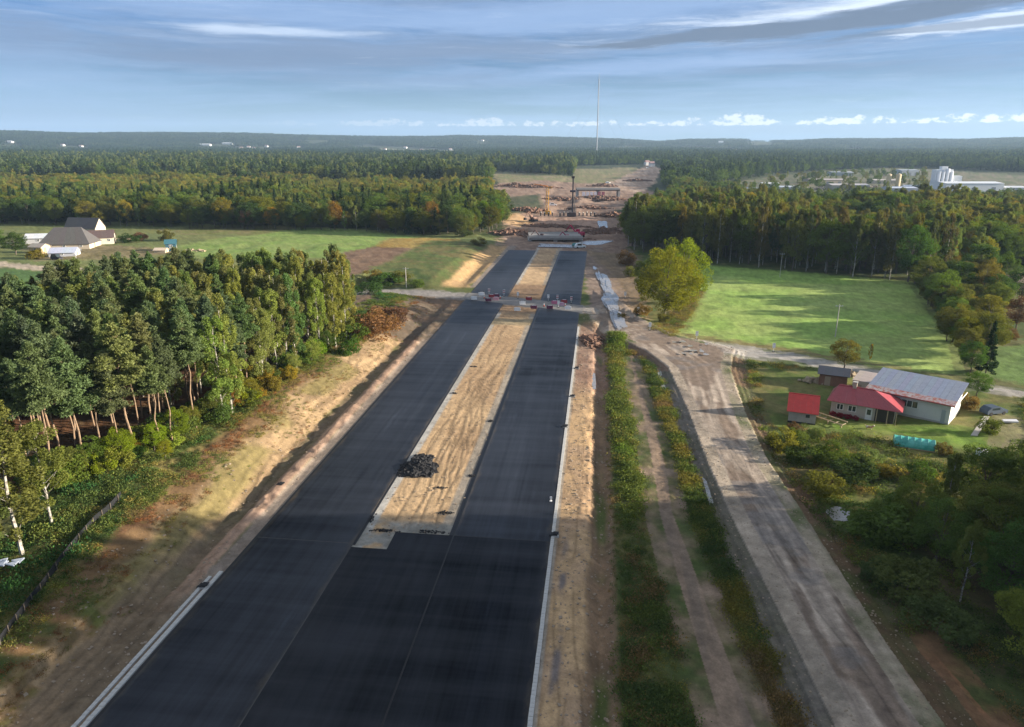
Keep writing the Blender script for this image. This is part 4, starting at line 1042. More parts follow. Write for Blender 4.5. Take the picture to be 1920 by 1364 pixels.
conif = scatter(P([(-900, 336), (0, 341), (600, 345), (918, 352), (915, 322), (1072, 331), (1078, 312), (600, 306), (0, 306), (-900, 304)], 0), 9.5, 35)
mass('conifer_forest', conif, [('pine_tree', [PINE, (.07, .11, .05)]), ('spruce_tree', [SPR, (.055, .09, .035)]), ('broadleaf_tree', [GREEN, (.15, .18, .045), (.12, .15, .04)])], 'dark conifer forest stretching away on the left', (16, 21), 36)
r_mid = scatter(P([(1200, 412), (1250, 372), (1262, 345), (1330, 352), (1385, 352), (1385, 402), (1920, 408), (2300, 410), (2300, 425), (1200, 422)], 0), 8.0, 37)
mass('shelter_wood', r_mid, [('broadleaf_tree', [GREEN, OLIVE, DEEP]), ('birch_tree', [BIRCH])], 'band of trees between the right wood and the industrial yards', (9, 13), 38, True)
mass('yard_trees', np.concatenate([IND_T, IND_T2]), [('broadleaf_tree', [GREEN, OLIVE, DEEP]), ('birch_tree', [BIRCH])], 'scattered trees between and before the industrial yards', (7, 11), 94, True)
r_far = scatter(P([(1245, 352), (1240, 312), (1205, 312), (1080, 314), (1078, 300), (2600, 300), (2600, 335), (1920, 325), (1700, 317), (1560, 321), (1450, 327), (1400, 336), (1330, 345)], 0), 10.0, 39)
mass('distant_forest', r_far, [('pine_tree', [(.07, .11, .05)]), ('spruce_tree', [SPR]), ('broadleaf_tree', [GREEN, DEEP])], 'dark forest behind the industrial yards', (13, 19), 40)

# clump prototypes for the farthest woods
def clump(seed, cols):
    g = np.random.default_rng(seed); Vs, Ts, As = [], [], []; o = 0
    for k in range(46):
        cr = LO[['pine_tree', 'spruce_tree', 'broadleaf_tree', 'birch_tree'][int(g.integers(0, 4))]][int(g.integers(0, 3))][0]
        nv = len(cr.vertices); a = np.empty(nv * 3, np.float32); cr.vertices.foreach_get('co', a); a = a.reshape(-1, 3)
        tri = a.reshape(-1, 3, 3); sel = g.permutation(len(tri))[:46]; tri = tri[sel]
        cen = tri.mean(1, keepdims=True); tri = cen + (tri - cen) * 3.2
        s_ = g.uniform(.75, 1.12); p = g.uniform(-32, 32, 2)
        tri = tri * s_; tri[:, :, 0] += p[0]; tri[:, :, 1] += p[1]
        Vs.append(tri.reshape(-1, 3)); Ts.append(np.arange(len(tri) * 3).reshape(-1, 3) + o); As.append(np.full(len(tri) * 3, g.uniform(0, 1))); o += len(tri) * 3
    return arrmesh('clump_form', np.concatenate(Vs), np.concatenate(Ts), M['leaf'], {'v': np.concatenate(As)}, 3)
cl_cols = [(.035, .070, .042), (.026, .056, .038), (.050, .080, .040), (.030, .060, .042)]
cl_forms = [(clump(300 + i, None), cl_cols[i]) for i in range(4)]
FARHOUSES = [(385, 270), (428, 269), (452, 273), (466, 272), (476, 273), (500, 271), (722, 291), (790, 292), (845, 291), (20, 268), (118, 270), (152, 271), (905, 287), (930, 280), (760, 272), (560, 272),
             (1255, 322), (1213, 313), (1222, 315), (1247, 304), (1405, 283), (1425, 280), (1440, 283), (1460, 281), (1350, 287), (1240, 300), (1720, 302), (1770, 282), (1380, 276), (1500, 280)]
FIELDS_FAR = [P([(480, 294), (640, 293), (640, 295.5), (480, 296.5)], 0), P([(1560, 293), (1760, 292), (1750, 295), (1550, 296)], 0), P([(1400, 290), (1390, 284), (1450, 284), (1460, 290)], 0), P([(700, 296), (870, 298), (860, 291), (700, 290)], 0)]
g = np.random.default_rng(77); pts = []
Dn = 2000.0
while Dn < 7400:
    st = 44 + (Dn - 2000) * .006; n_ = int(Dn * R(118) / st)
    for k in range(n_):
        an = HEAD + R(-59) + R(118) * (k + g.uniform(-.4, .4)) / n_; dd = Dn + g.uniform(-.5, .5) * st
        pts.append((dd * math.sin(an), dd * math.cos(an)))
    Dn += st
pts = np.array(pts)
keep = sst(fbm(pts[:, 0] / 420, pts[:, 1] / 420, 200, 3), .30, .36) > .5
pr = lambda X_, Y_, Z_: None
def to_px(X_, Y_, Z_):
    xc = X_ * cY + Y_ * sY; yc = -X_ * sY + Y_ * cY
    dep = yc * cT - (Z_ - CH) * sT; up = yc * sT + (Z_ - CH) * cT
    return 960 + F * xc / dep, 682 - F * up / dep
fh = []
for (a, b) in FARHOUSES:
    X_, Y_ = at(a, b, 0) if b > 279 else (None, None)
    if X_ is None:
        an = HEAD + math.atan((a - 960) / 1392); dd = 3300 + (279 - b) * 110; X_, Y_ = dd * math.sin(an), dd * math.cos(an)
    fh.append((X_, Y_)); dd = math.hypot(X_, Y_); ux, uy = X_ / dd, Y_ / dd
    rel = (pts[:, 0] - X_) * ux + (pts[:, 1] - Y_) * uy; lat = np.abs((pts[:, 0] - X_) * uy - (pts[:, 1] - Y_) * ux)
    keep &= ~((rel > -.13 * dd) & (rel < 50) & (lat < 55))
for fpoly in FIELDS_FAR: keep &= sdf(fpoly, pts[:, 0], pts[:, 1], 1.0) <= 0
pts = pts[keep]
zz = ground(pts[:, 0], pts[:, 1]); dd = np.hypot(pts[:, 0], pts[:, 1]); s_ = .95 + (dd - 2000) / 9000
scatter_object('horizon_forest', proto_coll('horizon_forest', cl_forms), np.column_stack([pts, zz - 1]), g.uniform(0, 6.28, len(pts)), s_, g.integers(0, 4, len(pts)), 'blue green forest covering the hills to the horizon', s_ * 0 + g.uniform(.8, 1.15, len(pts)))

# ------------------------------------------------------------------ weeds, herbs and rough grass (countless: stuff)
def tuft(seed, n, h, spread, w):
    g = np.random.default_rng(seed)
    p = g.normal(size=(n, 3)) * np.array([spread, spread, h * .22]) + np.array([0, 0, h * .42]); p[:, 2] = np.abs(p[:, 2])
    a = g.normal(size=(n, 3)) * np.array([1, 1, .9]) + np.array([0, 0, .5]); a /= np.linalg.norm(a, axis=1)[:, None]
    b = np.cross(a, g.normal(size=(n, 3))); b /= np.linalg.norm(b, axis=1)[:, None]; s_ = w * g.uniform(.7, 1.4, (n, 1))
    Vv = np.stack([p - b * s_ * .6, p + b * s_ * .6, p + a * s_ * 1.6], 1).reshape(-1, 3)
    return arrmesh('tuft_form', Vv, np.arange(len(Vv)).reshape(-1, 3), M['herb'], {'v': np.repeat(g.uniform(0, 1, n), 3)}, 3)
TF = [tuft(400 + i, 70, .55, .34, .085) for i in range(3)] + [tuft(410 + i, 120, .62, .46, .10) for i in range(3)]
def weeds(name, pts, cols, label, s0, s1, seed, tall=False):
    g = np.random.default_rng(seed); pts = np.asarray(pts); fm = []
    for c in cols:
        for t in (TF[3:] if tall else TF[:3]): fm.append((t, c))
    zz = ground(pts[:, 0], pts[:, 1]); s_ = g.uniform(s0, s1, len(pts))
    # patches share a colour
    pc = np.clip((fbm(pts[:, 0] / 5, pts[:, 1] / 5, seed, 3) - .3) / .4 * len(cols) + g.uniform(-.8, .8, len(pts)), 0, len(cols) - .01).astype(int)
    return scatter_object(name, proto_coll(name, fm), np.column_stack([pts, zz - .04]), g.uniform(0, 6.28, len(pts)), s_, pc * 3 + g.integers(0, 3, len(pts)), label, s_ * g.uniform(.7, 1.2, len(pts)))
GY_ = (.22, .20, .06); GG = (.13, .17, .045); GD = (.08, .12, .038); GR = (.24, .11, .05); GB = (.21, .15, .07)
def rect(x0, x1, y0, y1, sp, seed): return scatter(np.array([(x0, y0), (x1, y0), (x1, y1), (x0, y1)]), sp, seed, .5)
lp = rect(XL0 - 27, XL0 - 6, 22, 205, .6, 50)
sL = bank_shift(XL0 - lp[:, 0], lp[:, 1]) + (fbm(lp[:, 1] / 11, (XL0 - lp[:, 0]) / 30, 90, 4) - .5) * 5.0
dn = fbm(lp[:, 0] / 2.4, lp[:, 1] / 2.4, 51, 3)
inw = sdf(PINE_POLY, lp[:, 0], lp[:, 1], 50)
green = lp[(sL > 17.0) & (dn > .40) & (inw < 1.5)]
weeds('verge_herbs', green, [GD, GG, GY_, GG], 'green and yellow weeds along the top of the left cutting', .55, 1.15, 52)
red = lp[(sL > 12.6) & (sL < 19) & (dn > .42)]
weeds('dry_weeds', red, [GR, GB, GY_, GG], 'rusty brown dry weeds above the sandy slope on the left', .4, .85, 53)
bigL = lp[(sL > 19.5) & (dn > .52) & (inw < 0)][::3]
weeds('tall_herbs', bigL, [(.05, .13, .04), GG, GD], 'tall leafy weeds at the foot of the left wood', .8, 1.4, 54, True)
# strip between verge ditch and track, strip between track and grey ditch
rp = rect(XR1 + 6.2, XR1 + 33, 30, 168, .5, 55); tR = rp[:, 0] - XR1
tkd = sdf(TRACK, rp[:, 0], rp[:, 1], 40); gd = sdf(GRAVEL, rp[:, 0], rp[:, 1], 40)
trx = np.interp(rp[:, 1], TRACK[:8, 1][::1], TRACK[:8, 0][::1])
dn = fbm(rp[:, 0] / 1.8, rp[:, 1] / 2.6, 56, 3)
leftT = rp[:, 0] < trx
rag = fbm(rp[:, 1] / 5.0, rp[:, 0] / 30, 141, 3); A1 = (tR > 6.6 + rag * 2.6 + (dn - .5) * 3) & leftT & (tkd < -.3 - np.clip(rag - .4, 0, 1) * 5 + (dn - .5) * 1.5)
weeds('hedge_weeds', rp[A1 & (rp[:, 1] > 96) & (dn > .34)], [(.13, .20, .035), GG, (.16, .22, .04), GY_, GG], 'bright green weedy strip between verge and dirt track', .4, 1.5, 57, True)
weeds('hedge_weeds', rp[A1 & (rp[:, 1] <= 96) & (dn > .43)], [GD, GG, GB, GD, GG], 'dark green weedy strip between verge ditch and dirt track', .35, 1.35, 58, True)
A2 = (~leftT) & (tkd < -.3) & (gd < -2.9 + (dn - .5) * 2) & (rp[:, 0] < np.interp(rp[:, 1], GRAVEL[:8, 1], GRAVEL[:8, 0])) & (dn > .33)
weeds('strip_herbs', rp[A2], [GD, GG, GY_, (.19, .17, .04), GB], 'yellowish weeds between dirt track and grey ditch', .7, 1.2, 59, True)
yp = scatter(yard, 1.0, 60, .5); dn = fbm(yp[:, 0] / 3.5, yp[:, 1] / 3.5, 61, 3); lawn = sdf(P([(1440, 700), (1800, 700), (1900, 740), (1920, 850), (1680, 830), (1560, 800), (1440, 790)], 0), yp[:, 0], yp[:, 1], 30)
weeds('rough_grass', yp[(dn > .42) & (lawn < 0) & (sdf(GRAVEL, yp[:, 0], yp[:, 1], 30) < -1.5)], [GD, GG, GY_, GB, GG], 'rough grass and weeds below the farm buildings on the right', .8, 1.6, 62)
wp = scatter(wood3, .9, 63, .5); dn = fbm(wp[:, 0] / 3, wp[:, 1] / 3, 64, 3)
weeds('wood_herbs', wp[(dn > .4) & (wp[:, 0] < 75) & (sdf(GRAVEL, wp[:, 0], wp[:, 1], 30) < -2.0) & (sdf(P([(1690, 1220), (1740, 1195), (1800, 1260), (1900, 1370), (1960, 1500), (1830, 1500), (1760, 1364)], 0), wp[:, 0], wp[:, 1], 30) < 0)], [GD, GG, GG, GB], 'dark undergrowth between gravel road and lower right wood', .7, 1.4, 65)
fp_ = scatter(P([(0, 1040), (60, 925), (250, 885), (300, 900), (200, 1020), (0, 1200), (-100, 1200)], 2), .8, 66, .5)
weeds('glade_grass', fp_, [GD, (.04, .09, .022)], 'dark green grass in the gap between birches and pines', .5, .9, 67)
mp_ = scatter(P([(1215, 622), (1290, 560), (1325, 540), (1300, 590), (1262, 640)], 0), .9, 68, .5)
weeds('margin_grass', mp_, [GY_, GB, GG], 'tawny grass at the field corner under the maples', .7, 1.2, 69)

low = (tR > 6.8) & (tkd < -.1) & (gd < -2.6) & (rp[:, 0] < np.interp(rp[:, 1], GRAVEL[:8, 1], GRAVEL[:8, 0])) & (np.random.default_rng(5).uniform(0, 1, len(rp)) < .6)
weeds('strip_grass', rp[low], [GY_, GG, GB, GD], 'thin rough grass between the verge ditch and the gravel road', .3, .75, 70)
sc_ = lp[(sL > 4) & (sL < 15) & (np.random.default_rng(6).uniform(0, 1, len(lp)) < .06 + .5 * (fbm(lp[:, 0] / 3, lp[:, 1] / 5, 143, 3) > .60))]
weeds('slope_scrub', sc_, [GB, GY_, GR, GG], 'sparse dry scrub dotted over the sandy slope on the left', .2, .6, 71)
# loose stones and clods
def stone_form(seed):
    g = np.random.default_rng(seed); b = MB(); b.box(-.5, .5, -.4, .4, -.25, .3)
    me = bpy.data.meshes.new('stone_form'); me.from_pydata([(v[0] + g.uniform(-.2, .2), v[1] + g.uniform(-.2, .2), v[2] + g.uniform(-.12, .12)) for v in b.v], [], b.f); return me
M['stone'] = mat('stones', (.30, .235, .17), .95, .35, 3)
def stones(name, pts, label, s0, s1, seed):
    g = np.random.default_rng(seed); c = bpy.data.collections.new(name)
    for i in range(4):
        me = stone_form(seed * 10 + i); me.materials.append(M['stone']); o = bpy.data.objects.new('%s_form_%02d' % (name, i), me); c.objects.link(o)
    s_ = s0 + (s1 - s0) * g.uniform(0, 1, len(pts)) ** 4
    scatter_object(name, c, np.column_stack([pts, ground(pts[:, 0], pts[:, 1]) + .02]), g.uniform(0, 6.28, len(pts)), s_, g.integers(0, 4, len(pts)), label, s_ * .7)
g = np.random.default_rng(8); n_ = 2800
sy_ = 34 + 160 * g.uniform(0, 1, n_) ** 1.5
stones('verge_stones', np.column_stack([XR1 + .8 + g.uniform(0, 6.5, n_), sy_]), 'loose stones and clods on the right sand verge', .05, .34, 81)
n_ = 2400; sy_ = 34 + 160 * g.uniform(0, 1, n_) ** 1.5
stones('slope_stones', np.column_stack([XL0 - 1.6 - g.uniform(0, 1, n_) ** 1.4 * 11, sy_]), 'loose stones and clods along the left shoulder and slope', .04, .30, 82)
gpts = rect(15, 45, 45, 165, .55, 83); gg_ = sdf(GRAVEL, gpts[:, 0], gpts[:, 1], 20); gpts = gpts[(gg_ > -3.5) & (gg_ < .5)]
stones('road_edge_stones', gpts, 'gravel windrow along the edges of the gravel road', .03, .20, 84)
n_ = 1500; stones('median_crumbs', np.column_stack([g.uniform(-26, -16, n_), 72 + 130 * g.uniform(0, 1, n_) ** 1.4]), 'small clods on the sandy median', .04, .26, 85)
# ------------------------------------------------------------------ low black silt fence on the left
fl = [gp(a, b) for a, b in [(-60, 1290), (0, 1212), (60, 1130), (120, 1050), (175, 985), (235, 925)]]
r = empty('silt_fence', fl[0], label='low black silt fence running through the weeds at the lower left', cat='fence')
b = MB(); path = []
for i in range(len(fl) - 1):
    for k in range(8):
        q = [fl[i][j] + (fl[i + 1][j] - fl[i][j]) * k / 8 for j in range(2)]; path.append((q[0], q[1], gz(*q)))
for i in range(len(path) - 1):
    A, B = path[i], path[i + 1]
    b.add([(A[0] - fl[0][0], A[1] - fl[0][1], A[2] - fl[0][2] - .1), (B[0] - fl[0][0], B[1] - fl[0][1], B[2] - fl[0][2] - .1), (B[0] - fl[0][0], B[1] - fl[0][1], B[2] - fl[0][2] + .85), (A[0] - fl[0][0], A[1] - fl[0][1], A[2] - fl[0][2] + .85)], [(0, 1, 2, 3)])
mm = b.build('fabric', mat('black_fabric', (.012, .013, .015), .7, .2, 2), r); mm.modifiers.new('thick', 'SOLIDIFY').thickness = .05
pm = MB().box(-.04, .04, -.04, .04, 0, 1.0).mesh('stake', M['bark'])
for q in path[::2]:
    o = link('stake', pm, r); o.location = (q[0] - fl[0][0] + .08, q[1] - fl[0][1], q[2] - fl[0][2] - .05)
# bag of litter / white sheet by the left edge
x_, y_, z_ = gp(22, 1066)
b = MB(); g2 = random.Random(4)
for k in range(5):
    cx, cy = g2.uniform(-1, 1), g2.uniform(-.5, .5); b.slab([(cx - .5, cy - .3, .25 + g2.uniform(0, .3)), (cx + .4, cy - .35, .3), (cx + .5, cy + .3, .45 + g2.uniform(0, .2)), (cx - .3, cy + .35, .3)], .12)
o = b.build('plastic_sheeting', M['paint'], color=(.55, .6, .68)); o.location = (x_, y_, z_ + .5); tag(o, 'crumpled bluish white sheeting under the birches at the left edge', 'sheeting')

# ------------------------------------------------------------------ things on the motorway
def rubble_pile(px_, py_, rx, ry, n, name, label, m, smin=.15, smax=.5, hh=.5, seed=1):
    x_, y_, z_ = gp(px_, py_); g = random.Random(seed); r = empty(name, (x_, y_, z_), label=label, cat='heap'); 
    b = MB()
    for k in range(n):
        a = g.uniform(0, 6.28); q = g.uniform(0, 1) ** .6 * (1 + .22 * math.sin(a * 3 + seed) + .12 * math.sin(a * 7 + seed * 2)); cx, cy = math.cos(a) * q * rx, math.sin(a) * q * ry; s_ = smin + (smax - smin) * g.random() ** 2.2
        zt = hh * (1 - q) * g.uniform(.5, 1.1)
        Mx = Matrix.Translation((cx, cy, zt)) @ Matrix.Rotation(g.uniform(0, 3.1), 4, 'Z') @ Matrix.Rotation(g.uniform(-.7, .7), 4, 'X') @ Matrix.Rotation(g.uniform(-.7, .7), 4, 'Y')
        b.box(-s_ * .6, s_ * .6, -s_ * .4, s_ * .4, -s_ * .25, s_ * .25, Mx)
    o = b.build('rubble', m, r); o['kind'] = 'stuff'; return r
rubble_pile(786, 876, 2.6, 3.7, 1500, 'asphalt_heap', 'heap of black broken asphalt on the sandy median', M['rubble'], .10, .62, .7, 3)
for i, (px_, py_, rx, ry, n, lab) in enumerate([
    (836, 962, 1.0, .5, 60, 'small black asphalt spill at the right side of the median'), (810, 998, 1.8, .35, 70, 'thin black asphalt spill near the paved end of the median'),
    (722, 996, 1.9, .35, 80, 'black crumbs along the left end of the median paving'), (697, 972, .35, 1.0, 40, 'short black crumb line beside the left carriageway'),
    (828, 915, .9, .3, 30, 'few dark clods in the middle of the sandy median'), (886, 893, .55, .45, 40, 'black drain heap at the right edge of the sandy median'),
    (921, 790, .55, .45, 40, 'second black drain heap further along the right edge of the median'), (750, 892, .7, .3, 34, 'dark patch bridging heap and left carriageway'),
    (852, 738, .9, .4, 30, 'dark clods on the left of the median beyond the asphalt heap'), (888, 688, 1.0, .45, 30, 'small brown clod group on the median beyond the dark clods')]):
    rubble_pile(px_, py_, rx, ry, n, 'crumb_heap', lab, M['rubble'], .08, .26, .14, 20 + i)
rubble_pile(1060, 452, 16, 5, 200, 'earth_heap', 'reddish brown earth heap at the far end of the asphalt', M['earth'], .8, 2.6, 1.5, 40)
rubble_pile(1135, 436, 12, 14, 200, 'earth_heap', 'dark brown round earth mound right of the concrete bridge beam', M['earth'], .9, 2.8, 2.2, 41)
rubble_pile(960, 438, 11, 10, 180, 'earth_heap', 'brown earth mound left of the concrete bridge beam', M['earth'], .9, 2.6, 2.0, 42)
rubble_pile(1108, 640, 3, 6, 160, 'earth_heap', 'brown spoil heap where the verge meets the junction', M['earth'], .3, 1.0, .9, 43)

for k, (a, b_, rx, ry, hh, lab) in enumerate([
    (985, 395, 14, 8, 2.5, 'brown spoil ridge left of the yellow crane'), (1105, 392, 16, 7, 2.2, 'reddish spoil ridge right of the dark piling rig'), (1050, 375, 22, 8, 2.5, 'long spoil ridge behind the dark piling rig'),
    (1000, 352, 28, 10, 4, 'broad dark reddish spoil heap at the left of the far works'), (965, 350, 25, 10, 4, 'spoil heap by the far left meadow'), (1115, 372, 18, 8, 2.5, 'low ridge below the far dark bridge'), (1150, 376, 14, 10, 3, 'spoil mound beside the right wood corner'),
    (1150, 405, 10, 8, 2, 'dark spoil mound against the right wood'), (1020, 425, 12, 3, 1, 'small ridge on the pale works ground, left'), (1075, 428, 10, 3, 1, 'small ridge on the pale works ground, right'), (1195, 340, 20, 8, 3, 'spoil ridge along the far haul road'), (1130, 350, 18, 8, 3, 'spoil ridge beside the far dark bridge')]):
    rubble_pile(a, b_, rx, ry, 300, 'earth_heap', lab, M['earth'], .8, 2.6, hh, 200 + k)
# kerb-side drain outlets: small concrete box with a black cover
def outlet(px_, py_, lab):
    x_, y_, z_ = gp(px_, py_); r = empty('drain_outlet', (x_, y_, max(z_, .05)), label=lab, cat='drain')
    MB().box(-.45, .45, -.3, .3, -.2, .22).build('basin', M['concrete'], r)
    MB().box(-.50, .24, -.34, .34, .225, .31).box(-.24, .4, -.16, .42, .31, .38).build('cover', M['rubble'], r)
    MB().box(-.75, -.46, -.16, .16, -.05, .12).build('spout', M['rubble'], r)
outlet(1060, 802, 'black covered drain outlet on the right kerb, farther one'); outlet(1041, 1006, 'black covered drain outlet on the right kerb at the dark paving joint')
outlet(383, 1103, 'drain outlet with pale rim at the end of the near left kerbs'); outlet(1082, 692, 'dark drain outlet on the right kerb farthest up'); outlet(1074, 745, 'dark drain outlet on the right kerb, second farthest')
outlet(527, 912, 'small drain outlet beside the left shoulder lumps')
x_, y_ = at(1033, 940, .1); r = empty('survey_marker', (x_, y_, .105), label='tiny white survey marker standing on the right carriageway', cat='marker')
MB().tube((0, 0, 0), (0, 0, .55), .04, .04, 8).build('post', M['paint'], r, (.75, .75, .75)); MB().box(-.16, .16, -.16, .16, 0, .05).build('foot', M['paint'], r, (.7, .7, .7)); MB().box(-.14, .14, -.03, .03, .38, .62).build('plate', M['paint'], r, (.8, .8, .8))

# crossing road over the motorway: a compacted ramp on the asphalt
CR = P([(868, 548), (890, 551), (1000, 562), (1120, 577), (1120, 590), (1000, 575), (890, 563), (868, 560)], .15)
yl = np.interp([XL0 - .8, XL1, XR0, XR1 + .8], CR[:4, 0], CR[:4, 1]); yr = np.interp([XL0 - .8, XL1, XR0, XR1 + .8], CR[4:, 0][::-1], CR[4:, 1][::-1])
xs = [XL0 - .8, XL1, XR0, XR1 + .8]
b = MB()
nseg = 3
for i in range(nseg):
    A0, A1, B0, B1 = (xs[i], yr[i]), (xs[i], yl[i]), (xs[i + 1], yr[i + 1]), (xs[i + 1], yl[i + 1])
    b.add([(A0[0], A0[1] - .8, .0), (A0[0], A0[1], .21), (A1[0], A1[1], .21), (A1[0], A1[1] + .8, .0), (B0[0], B0[1] - .8, .0), (B0[0], B0[1], .21), (B1[0], B1[1], .21), (B1[0], B1[1] + .8, .0)],
          [(0, 4, 5, 1), (1, 5, 6, 2), (2, 6, 7, 3)])
tag(b.build('crossing_road', mat('compacted_gravel', (.20, .19, .18), .9, .25, .8)), kind='structure')
def cone(px_, py_, lab, grp):
    x_, y_ = at(px_, py_, .2); r = empty('traffic_cone', (x_, y_, .21), label=lab, cat='traffic cone', group=grp)
    MB().box(-.28, .28, -.28, .28, 0, .06).build('foot', M['paint'], r, (.04, .04, .04)); MB().tube((0, 0, .06), (0, 0, .45), .2, .11, 8).build('cone', M['paint'], r, (.7, .08, .02))
    MB().tube((0, 0, .45), (0, 0, .9), .11, .04, 8).build('tip', M['paint'], r, (.8, .78, .75))
def barrier(px_, py_, rz, col, lab, w=1.7, h=.85):
    x_, y_ = at(px_, py_, .2); r = empty('road_barrier', (x_, y_, .21), rz, lab, 'barrier')
    b = MB()
    b.add([(sx * w / 2, sy * (.30 if z0 < .1 else (.22 if z0 < .4 else .11)), z0 * 1.0) for z0 in (0, .3, h) for sy in (-1, 1) for sx in (-1, 1)],
          [(0, 1, 3, 2), (8, 10, 11, 9), (0, 4, 5, 1), (4, 8, 9, 5), (3, 7, 6, 2), (7, 11, 10, 6), (0, 2, 6, 4), (4, 6, 10, 8), (1, 5, 7, 3), (5, 9, 11, 7)])
    b.build('body', M['paint'], r, col)
    MB().box(-w / 2 - .12, -w / 2 + .02, -.06, .06, .25, .85).build('link', M['paint'], r, col)
    MB().box(-w * .3, w * .3, -.02, .02, h, h + .12).build('top_rail', M['paint'], r, (.8, .8, .8))
def sign_post(px_, py_, col, lab, h=2.0, rz=0):
    x_, y_ = at(px_, py_, .2); r = empty('warning_board', (x_, y_, max(gz(x_, y_), .21)), rz, lab, 'sign')
    MB().tube((0, 0, 0), (0, 0, h), .05, .05, 6).build('post', M['steel'], r, (.6, .6, .6)); MB().box(-.28, .28, -.30, .30, 0, .1).build('foot', M['paint'], r, (.05, .05, .05))
    MB().box(-.32, .32, -.09, -.052, h * .45, h).build('board', M['paint'], r, (.8, .8, .8))
    MB().box(-.325, .325, -.10, -.048, h * .55, h * .68).box(-.325, .325, -.10, -.048, h * .8, h * .92).build('stripe', M['paint'], r, col)
RED = (.30, .04, .05); MAU = (.14, .035, .07); WH = (.75, .75, .74)
for a in [(889, 562, .1, WH, 'white barrier at the left end of the crossing'), (903, 554, 0, WH, 'white barrier just behind the left end of the crossing'), (916, 565, 0, MAU, 'dark purple red barrier on the near side of the left carriageway crossing'),
          (922, 558, 0, RED, 'red barrier on the far side of the left carriageway crossing'), (931, 557, 0, MAU, 'dark red barrier next to the red one on the left carriageway'), (930, 563, 0, (.6, .3, .33), 'pinkish barrier at the near side of the left carriageway'),
          (980, 571, .1, WH, 'white barrier on the median at the crossing'), (970, 583, 0, WH, 'long white barrier lying on the median before the crossing'), (992, 563, 0, RED, 'red barrier on the median behind the crossing'),
          (1001, 579, 0, MAU, 'dull red barrier at the right side of the median'), (1031, 579, 0, MAU, 'dark purple barrier on the near side of the right carriageway crossing'), (1040, 570, 0, (.5, .15, .25), 'mauve barrier on the far side of the right carriageway'),
          (1058, 568, 0, RED, 'red barrier on the far side near the right kerb'), (1065, 580, 0, WH, 'white barrier on the near side at the right end of the crossing'), (1052, 573, 0, (.5, .3, .4), 'pale mauve barrier in mid crossing of the right carriageway')]:
    barrier(*a)
for a in [(945, 556, RED, 'striped board post beside the left half of the crossing'), (971, 560, WH, 'pale board post on the median behind the crossing'), (1028, 565, WH, 'white board post at the left side of the right carriageway'),
          (1045, 566, RED, 'striped board post in the middle of the right carriageway'), (1071, 569, RED, 'striped board post nearest the right kerb at the crossing'), (1047, 577, WH, 'white board post on the near side of the right carriageway crossing'),
          (917, 553, RED, 'striped board post behind the left carriageway crossing'), (1172, 560, WH, 'white board post beside the wet haul road'), (1196, 592, WH, 'white board post under the big maples'), (1306, 637, WH, 'white board post at the field edge by the junction'), (1450, 660, WH, 'white board post on the side road near the house'), (1218, 624, WH, 'white board post where the side road begins')]:
    sign_post(*a)
for i, a in enumerate([(938, 560), (908, 560), (1020, 575), (1060, 575)]): cone(a[0], a[1], 'orange cone at the motorway crossing', 'cones at the crossing')

def pole(px_, py_, h, lab, r0=.14, arm=0, nm='utility_pole', m='concrete'):
    x_, y_, z_ = gp(px_, py_); r = empty(nm, (x_, y_, z_), YAW, lab, 'pole')
    MB().tube((0, 0, -.3), (0, 0, h), r0, r0 * .6, 8).build('shaft', M[m], r)
    MB().box(-.9, .9, -.05, .05, h - .5, h - .38).build('crossarm', M['steel'], r, (.4, .4, .4))
    for q in (-.75, 0, .75): MB().tube((q, 0, h - .38), (q, 0, h - .18), .05, .03, 6).build('insulator', M['paint'], r, (.6, .6, .6))
pole(762, 541, 6.8, 'pale concrete utility pole left of the motorway by the crossing road'); pole(146, 503, 5.0, 'white post beside the farm track at the left')
pole(1566, 632, 8, 'thin grey pole standing in the hay field'); pole(1462, 520, 8.5, 'thin pole at the far side of the hay field', .09)

# ------------------------------------------------------------------ farm buildings on the right
def roof_sheets(parent, A, B, C_, D_, n, m, col, name='roof_sheet', th=.06):
    """strip roof plane A(eave left) B(eave right) C(ridge right) D(ridge left) in n overlapping sheets"""
    A, B, C_, D_ = map(Vector, (A, B, C_, D_))
    for k in range(n):
        f0, f1 = k / n, (k + 1) / n; g = .0015
        f0 += g / 2; f1 -= g / 2
        p = [A.lerp(B, f0), A.lerp(B, f1), D_.lerp(C_, f1), D_.lerp(C_, f0)]
        up = Vector((0, 0, .004 * (k % 2)))
        b = MB().slab([q + up for q in p], th)
        e0, e1 = p[0] + up, p[3] + up
        c = tuple(v * random.uniform(.96, 1.04) for v in col); b.build(name, m, parent, c)
def window(parent, x0, x1, z0, z1, yw, col=(.75, .75, .73), axis='y', pan=2):
    """window in a wall lying in the plane y=yw (axis y) or x=yw (axis x); outward is -y / +x"""
    w = empty_child('window', parent)
    def bx(a0, a1, d0, d1, c0, c1, nm, m, c=None):
        if axis == 'y': MB().box(a0, a1, yw - d1, yw - d0, c0, c1).build(nm, m, w, c)
        else: MB().box(yw + d0, yw + d1, a0, a1, c0, c1).build(nm, m, w, c)
    bx(x0, x1, .004, .03, z0, z1, 'pane', M['glass'])
    for k in range(pan + 1):
        q = x0 + (x1 - x0) * k / pan; bx(q - .05, q + .05, .03, .09, z0, z1, 'frame', M['paint'], col)
    bx(x0 - .05, x1 + .05, .03, .09, z0 - .08, z0, 'sill', M['paint'], col); bx(x0 - .05, x1 + .05, .03, .09, z1, z1 + .08, 'frame', M['paint'], col)
def empty_child(name, parent):
    o = bpy.data.objects.new(name, None); COL.objects.link(o); o.parent = parent; return o

